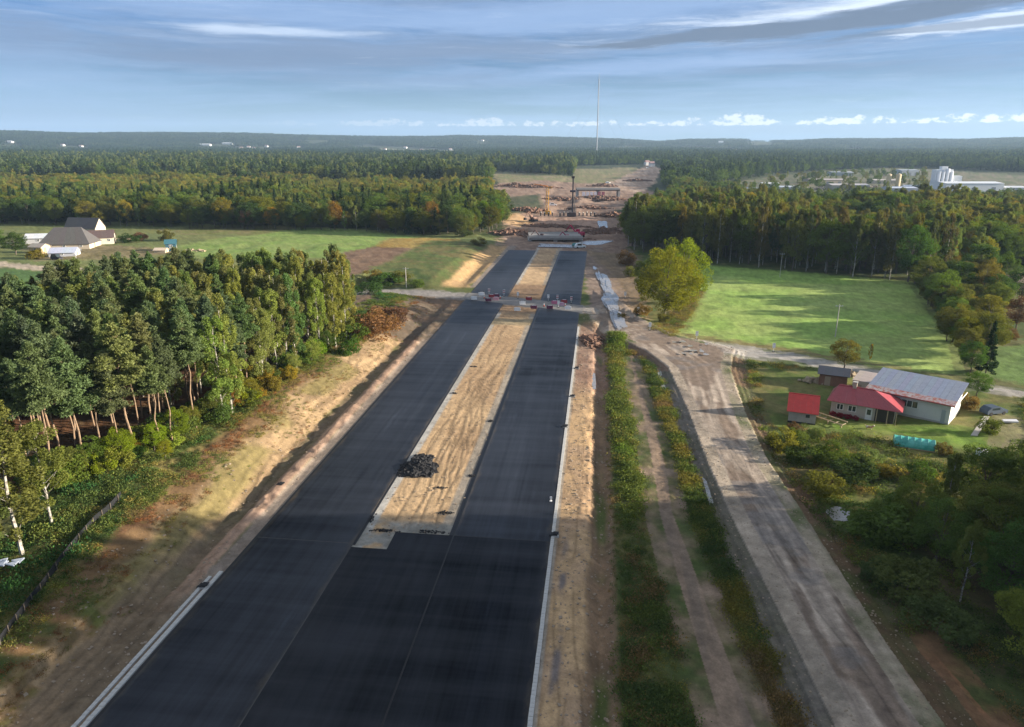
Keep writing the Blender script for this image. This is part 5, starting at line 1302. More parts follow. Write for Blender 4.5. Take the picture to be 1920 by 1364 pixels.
# white barn with grey mono-pitch roof
def frame_at(a, za, b_, zb):
    A = at(*a, za); B = at(*b_, zb); return A, math.atan2(B[1] - A[1], B[0] - A[0]), math.hypot(B[0] - A[0], B[1] - A[1])
A, rz, Ln = frame_at((1626, 727), 3.7, (1788, 760), 3.7)
gb = gz(A[0] + 5, A[1] - 2)
r = empty('white_barn', (A[0], A[1], 0), rz, 'long white barn with grey metal roof rusting along its front eave', 'barn')
Dp = 9.3; HF, HB = 3.55, 5.0
wall = MB()
wall.add([(0.3, .3, -.5), (Ln - .3, .3, -.5), (Ln - .3, Dp - .3, -.5), (.3, Dp - .3, -.5), (.3, .3, HF), (Ln - .3, .3, HF), (Ln - .3, Dp - .3, HB - .12), (.3, Dp - .3, HB - .12)],
         [(0, 1, 5, 4), (1, 2, 6, 5), (2, 3, 7, 6), (3, 0, 4, 7), (4, 5, 6, 7)])
wall.build('wall', mat('barn_render', (.62, .62, .60), .85, .12, .5), r)
MB().box(.28, Ln - .28, .26, .3, -.4, .35).build('plinth', M['concrete'], r)
roof_sheets(r, (-.25, 1.6, HF + .12 + .24), (Ln + .25, 1.6, HF + .12 + .24), (Ln + .25, Dp + .2, HB + .15), (-.25, Dp + .2, HB + .15), 15, M['tin'], (.25, .28, .35))
roof_sheets(r, (-.25, -.35, HF + .06), (Ln + .25, -.35, HF + .06), (Ln + .25, 1.62, HF + .36), (-.25, 1.62, HF + .36), 15, mat('rusty_tin', (.42, .40, .40), .7, .3, 1.6, objcol=True, col2=(.30, .10, .075)), (.40, .37, .38), 'rusty_sheet')
MB().box(-.3, Ln + .3, -.42, -.36, HF - .10, HF + .10).build('fascia', M['paint'], r, (.33, .10, .09))
MB().box(Ln + .25, Ln + .31, -.3, Dp + .1, HF - .2, HF).build('verge_trim', M['paint'], r, (.75, .74, .72))
window(r, 5.6, 8.1, 1.75, 2.85, .3, (.7, .7, .68), pan=3)
window(r, 3.0, 4.2, 2.4, 3.1, Ln - .3, axis='x', pan=2)
MB().box(Ln - 1.5, Ln - .9, .22, .3, -.3, 2.4).build('downpipe', M['paint'], r, (.35, .38, .40))
MB().box(Ln - .3, Ln - .24, 5.6, 8.0, 0, 2.6).build('door', M['paint'], r, (.55, .54, .50))

# middle house, dark red roof hipped at the right end
A, rz, Ln = frame_at((1553, 750), 2.5, (1690, 773), 2.5)
r = empty('farmhouse', (A[0], A[1], 0), rz, 'low farmhouse with a dark red roof joined to the white barn', 'house')
Dp = 6.5
MB().add([(.5, .6, -.5), (Ln - .9, .6, -.5), (Ln - .9, Dp, -.5), (.5, Dp, -.5), (.5, .6, 2.35), (Ln - .9, .6, 2.35), (Ln - .9, Dp, 2.35), (.5, Dp, 2.35)],
         [(0, 1, 5, 4), (1, 2, 6, 5), (2, 3, 7, 6), (3, 0, 4, 7), (4, 5, 6, 7)]).build('wall', mat('house_render', (.45, .42, .37), .85, .25, .8), r)
roof_sheets(r, (-.2, -.3, 2.5), (Ln + .2, -.3, 2.5), (Ln * .60, 3.4, 4.4), (1.0, 3.4, 4.4), 12, M['tin'], (.33, .055, .065))
roof_sheets(r, (Ln * .60, 3.42, 4.4), (1.0, 3.42, 4.4), (-.2, 7.0, 2.5), (Ln + .2, 7.0, 2.5), 1, M['tin'], (.33, .055, .065))
MB().slab([(Ln + .2, -.28, 2.5), (Ln + .2, 6.9, 2.5), (Ln * .605, 3.42, 4.4)], .06).build('hip_end', M['tin'], r, (.36, .06, .065))
MB().slab([(-.2, 6.9, 2.5), (-.2, -.28, 2.5), (.99, 3.41, 4.4)], .06).build('hip_end', M['tin'], r, (.3, .055, .065))
MB().tube((1.0, 3.41, 4.46), (Ln * .6, 3.41, 4.46), .1, .1, 6).build('ridge_cap', M['tin'], r, (.3, .05, .06))
window(r, 1.4, 2.4, 1.0, 1.9, .6); window(r, 3.2, 4.4, 1.0, 1.9, .6)
MB().box(5.9, 6.9, .5, .6, 0, 2.1).build('door', M['paint'], r, (.7, .72, .72)); MB().box(6.1, 6.7, .46, .5, .9, 1.8).build('door_pane', M['glass'], r)
for q in (7.6, 9.2, Ln - .6): MB().box(q - .07, q + .07, -.1, .04, -.3, 2.42).build('porch_post', M['wood'], r)
MB().box(7.3, Ln - .95, .55, .6, 0, 2.2).build('porch_shade_panel', M['paint'], r, (.05, .045, .04))  # flat panel on the solid wall, coloured dark as shade inside the porch
x_, y_ = A[0] + math.cos(rz) * 3.0 + math.sin(rz) * .8, A[1] + math.sin(rz) * 3.0 - math.cos(rz) * .8
for k in range(4):
    xx = A[0] + math.cos(rz) * (1.2 + k * 1.1) + math.sin(rz) * .7; yy = A[1] + math.sin(rz) * (1.2 + k * 1.1) - math.cos(rz) * .7
    plant('shrub', xx, yy, .9, (.30, .03, .05), 'dark red flowering plant along the front wall of the farmhouse', 'red plants by the farmhouse wall', squash=1.3)
MB_ = MB
def chim():
    o = MB().box(3.2, 3.8, 3.1, 3.7, 3.9, 5.3).build('chimney', mat('chimney_brick', (.40, .33, .27), .9, .2, 3), r); MB().box(3.12, 3.88, 3.02, 3.78, 5.3, 5.4).build('cap', M['concrete'], o)
chim()

# small shed with bright red roof
A, rz, Ln = frame_at((1478, 768), 2.3, (1533, 775), 2.3)
r = empty('small_shed', (A[0], A[1], 0), rz, 'small grey walled shed with a bright red gable roof', 'shed')
Dp = 5.2; rg = 4.3
MB().add([(.15, .2, -.5), (Ln - .15, .2, -.5), (Ln - .15, Dp, -.5), (.15, Dp, -.5), (.15, .2, 2.25), (Ln - .15, .2, 2.25), (Ln - .15, Dp, 2.25), (.15, Dp, 2.25), (.15, Dp / 2 + .1, rg - .1), (Ln - .15, Dp / 2 + .1, rg - .1)],
         [(0, 1, 5, 4), (1, 2, 6, 9, 5), (2, 3, 7, 6), (3, 0, 4, 8, 7)]).build('wall', mat('shed_render', (.40, .37, .33), .9, .25, 1.0), r)
roof_sheets(r, (-.2, -.25, 2.1), (Ln + .2, -.25, 2.1), (Ln + .2, Dp / 2 + .1, rg), (-.2, Dp / 2 + .1, rg), 5, M['tin'], (.62, .045, .035))
roof_sheets(r, (-.2, Dp / 2 + .12, rg), (Ln + .2, Dp / 2 + .12, rg), (Ln + .2, Dp + .5, 2.1), (-.2, Dp + .5, 2.1), 5, M['tin'], (.5, .045, .035))
MB().tube((-.2, Dp / 2 + .11, rg + .05), (Ln + .2, Dp / 2 + .11, rg + .05), .08, .08, 6).build('ridge_cap', M['tin'], r, (.5, .04, .035))
MB().box(Ln - 1.7, Ln - 1.1, .14, .2, 1.2, 1.7).build('window', M['glass'], r)
MB().box(Ln - .15, Ln - .09, 1.6, 2.7, 0, 1.95).build('door', M['wood'], r)
MB().box(.1, Ln - .1, .12, .2, -.4, .3).build('plinth', M['rubble'], r)
# wooden ladder-like railings between shed and house
x_, y_, z_ = gp(1552, 795); r = empty('wooden_rails', (x_, y_, z_), R(-50), 'pale wooden rails leaning between the small shed and the farmhouse', 'rails')
for k in range(2): MB().box(-2.6, 2.6, -.06 + k * 1.2, .06 + k * 1.2, .55 + k * .3, .70 + k * .3).build('rail', M['wood'], r)
for k in range(5): MB().box(-2.4 + k * 1.15, -2.28 + k * 1.15, -.2, 1.4, .45, .55).build('rung', M['wood'], r)
for k in range(3): MB().box(-2.5 + k * 2.4, -2.36 + k * 2.4, 0, .12, 0, .6).build('post', M['wood'], r)
# dark roofed shed and beige store behind
A, rz, Ln = frame_at((1535, 700), 2.4, (1592, 707), 2.4)
r = empty('back_shed', (A[0], A[1], 0), rz, 'low shed with a nearly black roof behind the farmhouse', 'shed'); Dp = 5
MB().box(.2, Ln - .2, .2, Dp - .2, -.4, 2.3).build('wall', mat('log_wall', (.22, .12, .075), .9, .3, 2), r)
roof_sheets(r, (-.2, -.2, 2.35), (Ln + .2, -.2, 2.35), (Ln + .2, Dp * .5, 3.3), (-.2, Dp * .5, 3.3), 5, M['tin'], (.05, .055, .07))
roof_sheets(r, (-.2, Dp * .5 + .02, 3.3), (Ln + .2, Dp * .5 + .02, 3.3), (Ln + .2, Dp + .2, 2.35), (-.2, Dp + .2, 2.35), 5, M['tin'], (.05, .055, .07))
MB().box(1.2, 2.2, .12, .2, 0, 1.9).build('door', M['wood'], r)
A, rz, Ln = frame_at((1598, 712), 2.6, (1632, 718), 2.6)
r = empty('beige_store', (A[0], A[1], 0), rz, 'beige walled store tucked between back shed and white barn', 'store'); Dp = 6
MB().box(.1, Ln - .1, .1, Dp - .1, -.4, 2.5).build('wall', mat('beige_wall', (.50, .42, .32), .9, .2, 1), r)
roof_sheets(r, (0, 0, 2.56), (Ln, 0, 2.56), (Ln, Dp, 2.9), (0, Dp, 2.9), 3, M['tin'], (.42, .36, .30))
MB().box(.8, 1.7, .02, .1, 0, 1.9).build('door', M['wood'], r)
# wood pile, planks between sheds
rubble_pile(1528, 716, 2.5, 1.2, 70, 'timber_heap', 'heap of pale boards and timber behind the red roofed shed', M['wood'], .4, 1.3, .7, 50)
rubble_pile(1595, 703, 1.2, 1.2, 40, 'timber_heap', 'small heap of pale boards beside the beige store', M['wood'], .3, .9, .9, 51)

# teal plastic tunnel
A = gp(1676, 838); B = gp(1752, 850); rz = math.atan2(B[1] - A[1], B[0] - A[0]); Ln = math.hypot(B[0] - A[0], B[1] - A[1])
r = empty('plastic_tunnel', A, rz, 'teal plastic garden tunnel on hoops in the yard', 'greenhouse')
b = MB(); n = 10; rad = 1.25; nl = 12; rows = []
for i in range(nl + 1):
    for k in range(n + 1):
        a_ = math.pi * k / n; sag = .06 * math.sin(i / nl * math.pi * 6) ** 2
        b.v.append((Ln * i / nl, 1.3 - math.cos(a_) * (rad), math.sin(a_) * (rad * 1.15 - sag) + .02))
for i in range(nl):
    for k in range(n): q = i * (n + 1) + k; b.f.append((q, q + n + 1, q + n + 2, q + 1))
for i in (0, nl): b.f.append(tuple(i * (n + 1) + k for k in range(n + 1)))
b.build('cover', mat('teal_film', (.03, .33, .27), .35, .3, .9, spec=.6, col2=(.10, .45, .38)), r)
for i in range(0, nl + 1, 2):
    hb = MB()
    for k in range(n):
        a0, a1 = math.pi * k / n, math.pi * (k + 1) / n; hb.tube((Ln * i / nl, 1.3 - math.cos(a0) * (rad + .03), math.sin(a0) * (rad * 1.15 + .03)), (Ln * i / nl, 1.3 - math.cos(a1) * (rad + .03), math.sin(a1) * (rad * 1.15 + .03)), .035, .035, 4)
    hb.build('hoop', M['paint'], r, (.12, .42, .36))
MB().box(-.05, Ln + .05, -.02, .1, 0, .14).build('ground_board', M['wood'], r)
# white water tank, hen / white-brown dog by the wall, grey path with blue cart
x_, y_, z_ = gp(1840, 856); r = empty('water_tank', (x_, y_, z_), .3, 'white plastic water tank in the garden right of the teal tunnel', 'tank')
MB().box(-.6, .6, -.5, .5, .12, 1.15).build('tank_body', M['paint'], r, (.8, .8, .8)); MB().tube((0, 0, 1.15), (0, 0, 1.28), .2, .2, 10).build('lid', M['paint'], r, (.1, .1, .1)); MB().box(-.65, .65, -.55, .55, 0, .12).build('pallet', M['wood'], r)
x_, y_, z_ = gp(1629, 805)
r = empty('dog', (x_, y_, z_), R(-20), 'small ginger and white dog on the lawn before the farmhouse', 'dog')
bm_pts = [((0, 0, .42), .17), ((.34, 0, .45), .19), ((.52, 0, .56), .12), ((.66, 0, .68), .12), ((.82, 0, .66), .06), ((-.3, 0, .44), .16), ((-.5, 0, .55), .05), ((-.66, 0, .70), .035),
          ((.36, .10, .22), .055), ((.37, .11, .0), .04), ((.36, -.10, .22), .055), ((.40, -.11, .0), .04), ((-.34, .10, .24), .07), ((-.30, .11, .0), .04), ((-.34, -.10, .24), .07), ((-.27, -.11, .0), .04), ((.62, .07, .82), .03), ((.62, -.07, .82), .03)]
ed = [(0, 1), (1, 2), (2, 3), (3, 4), (0, 5), (5, 6), (6, 7), (1, 8), (8, 9), (1, 10), (10, 11), (5, 12), (12, 13), (5, 14), (14, 15), (3, 16), (3, 17)]
me = bpy.data.meshes.new('dog_body'); me.from_pydata([p for p, _ in bm_pts], ed, [])
me.materials.append(mat('ginger_fur', (.42, .20, .08), .9, .2, 3, col2=(.7, .66, .6)))
o = link('body', me, r); sk = o.modifiers.new('skin', 'SKIN')
for i, (_, rr_) in enumerate(bm_pts): me.skin_vertices[0].data[i].radius = (rr_, rr_)
me.skin_vertices[0].data[0].use_root = True
o.modifiers.new('sub', 'SUBSURF').levels = 1
x_, y_, z_ = gp(1826, 818); x2, y2, z2 = gp(1850, 782)
r = tag(MB().slab([(x_ - .5, y_, z_ + .12), (x_ + .5, y_, z_ + .12), (x2 + .45, y2, z2 + .12), (x2 - .45, y2, z2 + .12)], .2).build('garden_path', M['concrete']), kind='structure')
def car(x_, y_, z_, rz, col, lab, L_=4.2, van=False, grp=None):
    r = empty('van' if van else 'parked_car', (x_, y_, z_), rz, lab, 'van' if van else 'car', grp)
    h1, h2 = (.95, 1.45) if not van else (1.1, 2.1); w = .86
    pr_ = [(-L_ / 2, .3), (L_ / 2, .3), (L_ / 2, .75), (L_ / 2 - .15, .85), (L_ * .24, h1), (L_ * .08, h2), (-L_ * .34, h2), (-L_ / 2 + .05, h1), (-L_ / 2, .8)]
    n = len(pr_); b = MB(); b.add([(p[0], -w, p[1]) for p in pr_] + [(p[0], w, p[1]) for p in pr_], [tuple(range(n)), tuple(range(2 * n - 1, n - 1, -1))] + [(k, n + k, n + (k + 1) % n, (k + 1) % n) for k in range(n)])
    b.build('body', M['paint'], r, col)
    MB().add([(L_ * .235, -.75, h1 + .02), (L_ * .235, .75, h1 + .02), (L_ * .09, .7, h2 - .05), (L_ * .09, -.7, h2 - .05)], [(0, 1, 2, 3)]).build('windscreen', M['glass'], r).location = (.03, 0, .02)
    for s_ in (-1, 1): MB().box(-L_ * .3, L_ * .08, s_ * (w + .004) - .004, s_ * (w + .004) + .004, h1 + .02, h2 - .12).build('side_window', M['glass'], r)
    for sx in (-1, 1):
        for s_ in (-1, 1): MB().tube((sx * L_ * .31, s_ * (w - .16), .32), (sx * L_ * .31, s_ * (w + .03), .32), .32, .32, 12).build('wheel', M['rubble'], r)
    return r
x_, y_, z_ = gp(1862, 776); car(x_, y_, z_, R(20), (.05, .075, .11), 'small dark blue car parked at the end of the garden path')
x_, y_, z_ = gp(1893, 793); b = MB(); b.slab([(-1.2, -.4, .3), (1.1, -.5, .35), (1.2, .5, .4), (-1.0, .5, .3)], .25); o = b.build('white_sheeting', M['paint'], color=(.7, .7, .72)); o.location = (x_, y_, z_ + .1); tag(o, 'pale sheeting lying in the garden plot at the right edge', 'sheeting')

# ------------------------------------------------------------------ old farm on the left
def gable_house(px_, py_, L_, W_, hw, hr, rz, wcol, rcol, lab, name='farm_building', cat='building', win=2, sheets=8, z=None, hip=0.0, small=False):
    x_, y_, z_ = gp(px_, py_) if not isinstance(px_, tuple) else (*px_, gz(*px_))
    r = empty(name, (x_, y_, z_), rz, lab, cat)
    wall = MB().add([(-L_ / 2, -W_ / 2, -1), (L_ / 2, -W_ / 2, -1), (L_ / 2, W_ / 2, -1), (-L_ / 2, W_ / 2, -1), (-L_ / 2, -W_ / 2, hw), (L_ / 2, -W_ / 2, hw), (L_ / 2, W_ / 2, hw), (-L_ / 2, W_ / 2, hw)] + ([(-L_ / 2, 0, hr - .1), (L_ / 2, 0, hr - .1)]),
            [(0, 1, 5, 4), (1, 2, 6, 9, 5), (2, 3, 7, 6), (3, 0, 4, 8, 7)] if hip == 0 else [(0, 1, 5, 4), (1, 2, 6, 5), (2, 3, 7, 6), (3, 0, 4, 7)])
    wall.v = wall.v if hip == 0 else wall.v[:8]
    wall.build('wall', M['paint'], r, wcol)
    o = .4
    E = [(-L_ / 2 - o, -W_ / 2 - o, hw - .2), (L_ / 2 + o, -W_ / 2 - o, hw - .2), (L_ / 2 + o - hip, -.0, hr), (-L_ / 2 - o + hip, -.0, hr)]
    G = [(-L_ / 2 - o + hip, .02, hr), (L_ / 2 + o - hip, .02, hr), (L_ / 2 + o, W_ / 2 + o, hw - .2), (-L_ / 2 - o, W_ / 2 + o, hw - .2)]
    if small:
        MB().slab(E, .15).slab(G, .15).build('roof', M['tin'], r, rcol)
    else:
        roof_sheets(r, *E, sheets, M['tin'], rcol, th=.1); roof_sheets(r, *G, sheets, M['tin'], rcol, th=.1)
    if hip:
        MB().slab([(L_ / 2 + o, -W_ / 2 - o, hw - .2), (L_ / 2 + o, W_ / 2 + o, hw - .2), (L_ / 2 + o - hip, 0.01, hr)], .1).build('hip_end', M['tin'], r, rcol)
        MB().slab([(-L_ / 2 - o, W_ / 2 + o, hw - .2), (-L_ / 2 - o, -W_ / 2 - o, hw - .2), (-L_ / 2 - o + hip, 0.01, hr)], .1).build('hip_end', M['tin'], r, rcol)
    for k in range(win):
        q = -L_ / 2 + L_ * (k + .5) / win
        if small: MB().box(q - .5, q + .5, -W_ / 2 - .05, -W_ / 2 - .01, hw * .4, hw * .75).build('window', M['glass'], r)
        else: window(r, q - .55, q + .55, hw * .4, hw * .78, -W_ / 2)
    if not small: MB().box(L_ / 2 + .01, L_ / 2 + .06, -1, .2, 0, min(2.1, hw - .2)).build('door', M['wood'], r)
    return r
THATCH = (.10, .092, .085); DK = (.045, .045, .05)
gable_house(162, 440, 16, 8, 3.4, 8.2, YAW + R(-6), (.50, .42, .33), DK, 'farm building with black roof and beige gable, rearmost of the old farm', win=2)
gable_house(133, 464, 20, 12, 2.2, 8.6, YAW + R(8), (.55, .47, .36), THATCH, 'big farmhouse with broad dark grey hipped roof in the old farm', 'farmhouse', 'house', 3, hip=5)
gable_house(188, 457, 12, 7, 3.0, 6.0, YAW + R(22), (.66, .60, .47), (.10, .07, .065), 'cream walled farm wing with brown roof at the right of the old farm', win=3)
gable_house(122, 480, 9.5, 6, 1.8, 3.4, YAW + R(12), (.45, .46, .50), (.42, .46, .56), 'low silver roofed shed in front of the old farm', 'farm_shed', 'shed', 1)
gable_house(76, 474, 5.5, 5, 2.7, 3.8, YAW + R(-8), (.62, .48, .30), (.34, .30, .26), 'small cream shed at the left end of the old farm', 'farm_shed', 'shed', 1, 4)
gable_house(78, 456, 11, 6, 2.6, 4.2, YAW + R(10), (.6, .6, .6), (.60, .62, .64), 'white roofed low shed behind the left end of the old farm', 'farm_shed', 'shed', 1, 6)
x_, y_, z_ = gp(107, 487); car(x_, y_, z_, YAW + R(-15), (.03, .03, .035), 'dark vehicle parked before the silver roofed shed', 4.4, True)
gable_house(322, 470, 4, 3.5, 3.2, 4.6, YAW + R(20), (.035, .10, .14), (.04, .13, .17), 'small blue green garden hut right of the old farm', 'garden_hut', 'hut', 1, 3)
gable_house(303, 474, 4.5, 3, 1.3, 2.0, YAW, (.6, .5, .36), (.62, .5, .36), 'tiny pale orange shed beside the blue green hut', 'garden_hut', 'hut', 0, 3)
rubble_pile(230, 449, 4, 2, 40, 'timber_heap', 'grey timber heap by the old farm garden', M['wood'], .3, 1.0, .7, 60)
rubble_pile(365, 471, 5, 2, 50, 'timber_heap', 'brownish heap of boards beyond the blue green hut', M['wood'], .4, 1.2, .7, 61)
# barn in the clearing at the right edge
gable_house(1898, 540, 14, 7, 2.6, 4.4, YAW + R(5), (.30, .2, .14), (.28, .20, .16), 'low brown roofed building in the clearing at the right edge', 'farm_shed', 'shed', 2, 8)

# ------------------------------------------------------------------ works at the far end of the motorway
def beam_bridge(px0, px1, py, zt, w, lab, col, th=1.6):
    A = at(px0, py, zt); B = at(px1, py, zt); rz = math.atan2(B[1] - A[1], B[0] - A[0]); L_ = math.hypot(B[0] - A[0], B[1] - A[1])
    r = empty('bridge', (A[0], A[1], 0), rz, lab, 'bridge')
    MB().box(0, L_, 0, w, zt - th, zt).build('deck', M['paint'], r, col)
    MB().box(-.1, L_ + .1, -.3, 0, zt - .5, zt + .7).build('parapet', M['concrete'], r); MB().box(-.1, L_ + .1, w, w + .3, zt - .5, zt + .7).build('parapet', M['concrete'], r)
    for k in (0.02, .5, .98):
        MB().box(L_ * k - .9, L_ * k + .9, 1, w - 1, -2.5, zt - th).build('pier', M['concrete'], r)
    return r, L_
beam_bridge(992, 1092, 445, 1.9, 15, 'long pale concrete bridge deck across the far end of the asphalt', (.30, .28, .26), 1.3)
r, L_ = beam_bridge(1082, 1163, 355, 6.5, 12, 'dark beamed bridge under construction far up the works', (.10, .075, .07), 1.5)
for k in range(6): MB().box(L_ * (.12 + k * .09), L_ * (.19 + k * .09), -.8, -.5, -1, 4.2).build('panel', M['paint'], r, (.72, .68, .74) if k < 4 else (.35, .12, .15))
def excavator(px_, py_, rz, col, lab, sc=1.0):
    x_, y_, z_ = gp(px_, py_); r = empty('excavator', (x_, y_, z_), rz, lab, 'excavator', sc=sc)
    for s_ in (-1, 1): MB().box(-2.2, 2.2, s_ * 1.1 - .35, s_ * 1.1 + .35, 0, .9).build('track', M['rubble'], r)
    MB().box(-2.4, 1.2, -1.3, 1.3, 1.0, 2.3).build('body', M['paint'], r, col); cb = MB().box(.2, 1.7, -1.3, -.2, 2.3, 3.3).build('cab', M['paint'], r, col)
    MB().box(1.705, 1.73, -1.2, -.3, 2.3, 3.1).build('cab_window', M['glass'], cb)
    MB().tube((1.2, .3, 1.8), (4.2, .3, 5.0), .32, .26, 6).build('boom', M['paint'], r, col); MB().tube((4.2, .3, 5.0), (6.6, .3, 2.2), .24, .18, 6).build('arm', M['paint'], r, col)
    MB().box(6.0, 7.0, -.4, 1.0, 1.0, 2.2).build('bucket', M['rubble'], r)
excavator(1068, 452, R(200), (.30, .02, .07), 'dark red machine with raised boom before the concrete bridge', .9)
excavator(1000, 415, R(230), (.20, .12, .09), 'brown excavator with its arm down left of the pile row', 1.15)
excavator(1085, 445, R(150), (.42, .02, .08), 'crimson machine at the right end of the concrete bridge', 1.15)
excavator(1018, 452, R(160), (.16, .10, .09), 'dull dark machine in the earth below the concrete bridge', 1.0)
x_, y_ = at(1088, 465, .1); car(x_, y_, .105, YAW + R(10), (.72, .80, .82), 'white van parked at the far end of the right carriageway', 5.0, True)
x_, y_ = at(1079, 462, .1); car(x_, y_, .105, YAW + R(60), (.06, .2, .2), 'dark teal car beside the white van', 4.2)
x_, y_, z_ = gp(1037, 386); car(x_, y_, z_, YAW, (.75, .75, .78), 'white van on the brown works ground', 6.0, True)
for k, (a, b_) in enumerate([(1250, 322), (1214, 316), (1140, 344)]):
    x_, y_, z_ = gp(a, b_); car(x_, y_, z_, YAW + R(30), (.8, .8, .8), ['white van beside the far haul road near the trees', 'white van at the very end of the haul road', 'white van beside the far bridge'][k], 6.5, True)
# piling rig mast (dark) and yellow lattice rig
x_, y_, z_ = gp(1073, 406); r = empty('piling_rig', (x_, y_, z_), 0, 'tall dark piling rig standing in the middle of the works', 'piling rig')
H_ = (406 - 333) / 1392 * math.hypot(x_, y_)
MB().box(-.42, .42, -.42, .42, 0, H_).build('mast', M['paint'], r, (.05, .045, .055)); MB().box(-1.8, 1.8, -1.2, 1.2, H_ * .62, H_ * .67).build('hammer', M['paint'], r, (.05, .04, .06)); MB().box(-2.5, 2.5, -2.5, 2.5, 0, 2.6).build('carrier', M['paint'], r, (.07, .05, .05))
MB().tube((2, 2, 2), (0, 0, H_ * .6), .25, .25, 5).build('brace', M['paint'], r, (.05, .05, .05)); MB().box(-1.0, 1.0, -.8, .8, H_ - .8, H_ + .6).build('head', M['paint'], r, (.06, .05, .06))
x_, y_, z_ = gp(1026, 402); r = empty('yellow_crane', (x_, y_, z_), 0, 'yellow lattice crane mast left of the dark piling rig', 'crane')
H_ = (402 - 350) / 1392 * math.hypot(x_, y_); b = MB()
for sx in (-1, 1):
    for sy in (-1, 1): b.tube((sx * .9, sy * .9, 0), (sx * .7, sy * .7, H_), .16, .16, 4)
k = 0
while k * 1.8 < H_ - 1.8:
    s1 = 1 if k % 2 else -1; b.tube((-.9 * s1, -.9, k * 1.8), (.9 * s1, -.9, k * 1.8 + 1.8), .11, .11, 4).tube((.9, -.9 * s1, k * 1.8), (.9, .9 * s1, k * 1.8 + 1.8), .11, .11, 4); k += 1
YEL = (.62, .33, .03)
b.build('mast', M['paint'], r, YEL); MB().tube((0, 0, H_), (-9, 2, H_ + 1.2), .45, .2, 5).build('jib', M['paint'], r, (.55, .2, .05)); MB().box(-1.6, 2.4, -1.3, 1.3, 0, 2.2).build('carrier', M['paint'], r, YEL); MB().box(1, 3, -.8, .8, H_ - 1.4, H_).build('counterweight', M['paint'], r, (.4, .2, .05))
# row of pile heads
pm = MB().tube((0, 0, 0), (0, 0, 2.2), .45, .45, 8).mesh('pile_shaft', M['rubble']); cm = MB().tube((0, 0, 2.2), (0, 0, 2.7), .55, .4, 8).mesh('pile_cap', M['concrete'])
for k in range(15):
    if k in (4, 9): continue
    x_, y_, z_ = gp(1014 + k * 7.2, 405 + (k % 3) * .5); r = empty('pile', (x_, y_, z_), label='dark pile head in the row across the works', cat='pile', group='row of pile heads')
    o = link('shaft', pm, r); o = link('cap', cm, r)

# ------------------------------------------------------------------ industrial estate
WHT = (.72, .74, .76)
def hall(px0, px1, py, h, dep, col, rcol, lab, name='warehouse', doors=3, rise=1.2, zt=0):
    A = gp(px0, py); B = gp(px1, py); rz = math.atan2(B[1] - A[1], B[0] - A[0]); L_ = math.hypot(B[0] - A[0], B[1] - A[1])
    r = empty(name, (A[0], A[1], min(A[2], B[2])), rz, lab, 'building')
    MB().box(0, L_, 0, dep, -2, h).build('wall', M['paint'], r, col)
    MB().add([(-.4, -.4, h), (L_ + .4, -.4, h), (L_ + .4, dep + .4, h), (-.4, dep + .4, h), (-.4, dep / 2, h + rise), (L_ + .4, dep / 2, h + rise)], [(0, 1, 5, 4), (2, 3, 4, 5), (1, 2, 5), (3, 0, 4), (0, 3, 2, 1)]).build('roof', M['tin'], r, rcol)
    for k in range(doors):
        q = L_ * (k + .5) / doors; MB().box(q - 1.8, q + 1.8, -.06, -.01, 0, h * .6).build('door', M['paint'], r, (.2, .22, .25))
    return r
hall(1772, 1880, 362, 9, 30, WHT, (.70, .73, .76), 'long white factory hall at the right of the industrial estate')
hall(1776, 1800, 357, 14, 14, WHT, WHT, 'white block between the tower and the long factory hall', doors=1, rise=.4)
x0, y0, z0 = gp(1766, 358); r = empty('silo_tower', (x0, y0, z0), YAW, 'tall white silo tower with vertical shadow gaps beside the factory hall', 'tower')
MB().box(-8.5, 8.5, 0, 9, 0, 21).build('wall', M['paint'], r, WHT)
for k in range(4): MB().tube((-6.3 + k * 4.2, -1.2, 0), (-6.3 + k * 4.2, -1.2, 19 if k != 2 else 22), 1.7, 1.7, 10).build('silo', M['paint'], r, (.72, .74, .77))
MB().box(-3, 3, 1, 6, 21, 24).build('headhouse', M['paint'], r, WHT)
hall(1430, 1462, 352, 4, 14, WHT, WHT, 'small white hall at the left of the industrial estate')
hall(1462, 1500, 358, 3.5, 12, (.42, .46, .52), (.45, .50, .56), 'low grey blue shed near the small white hall')
hall(1395, 1425, 362, 4, 12, (.5, .52, .55), (.4, .42, .45), 'low pale shed at the left edge of the industrial estate')
hall(1560, 1630, 357, 5, 24, (.42, .38, .32), (.50, .46, .44), 'long low beige roofed shed in the industrial yards')
hall(1520, 1585, 345, 4.5, 22, (.40, .34, .26), (.42, .36, .33), 'brownish roofed shed in the middle of the industrial yards')
hall(1670, 1720, 362, 4.5, 20, (.45, .48, .55), (.50, .54, .62), 'grey blue roofed hall before the silo tower')
hall(1640, 1690, 345, 4, 20, (.5, .45, .36), (.48, .42, .36), 'tan low shed behind the storage tanks')
hall(1695, 1722, 357, 4, 10, WHT, WHT, 'small white shed before the silo tower', doors=1)
hall(1690, 1722, 330, 8, 25, (.35, .38, .42), (.40, .44, .48), 'grey hall at the forest edge behind the yards')
hall(1885, 1925, 362, 5, 18, (.55, .57, .6), (.6, .62, .65), 'pale hall cut off at the right edge of the picture')
hall(1560, 1600, 330, 5, 22, (.4, .42, .42), (.45, .47, .5), 'grey roofed hall at the back of the industrial yards')
hall(1255, 1290, 366, 3.5, 10, (.5, .5, .5), (.45, .45, .46), 'low grey shed at the left of the shelter trees')
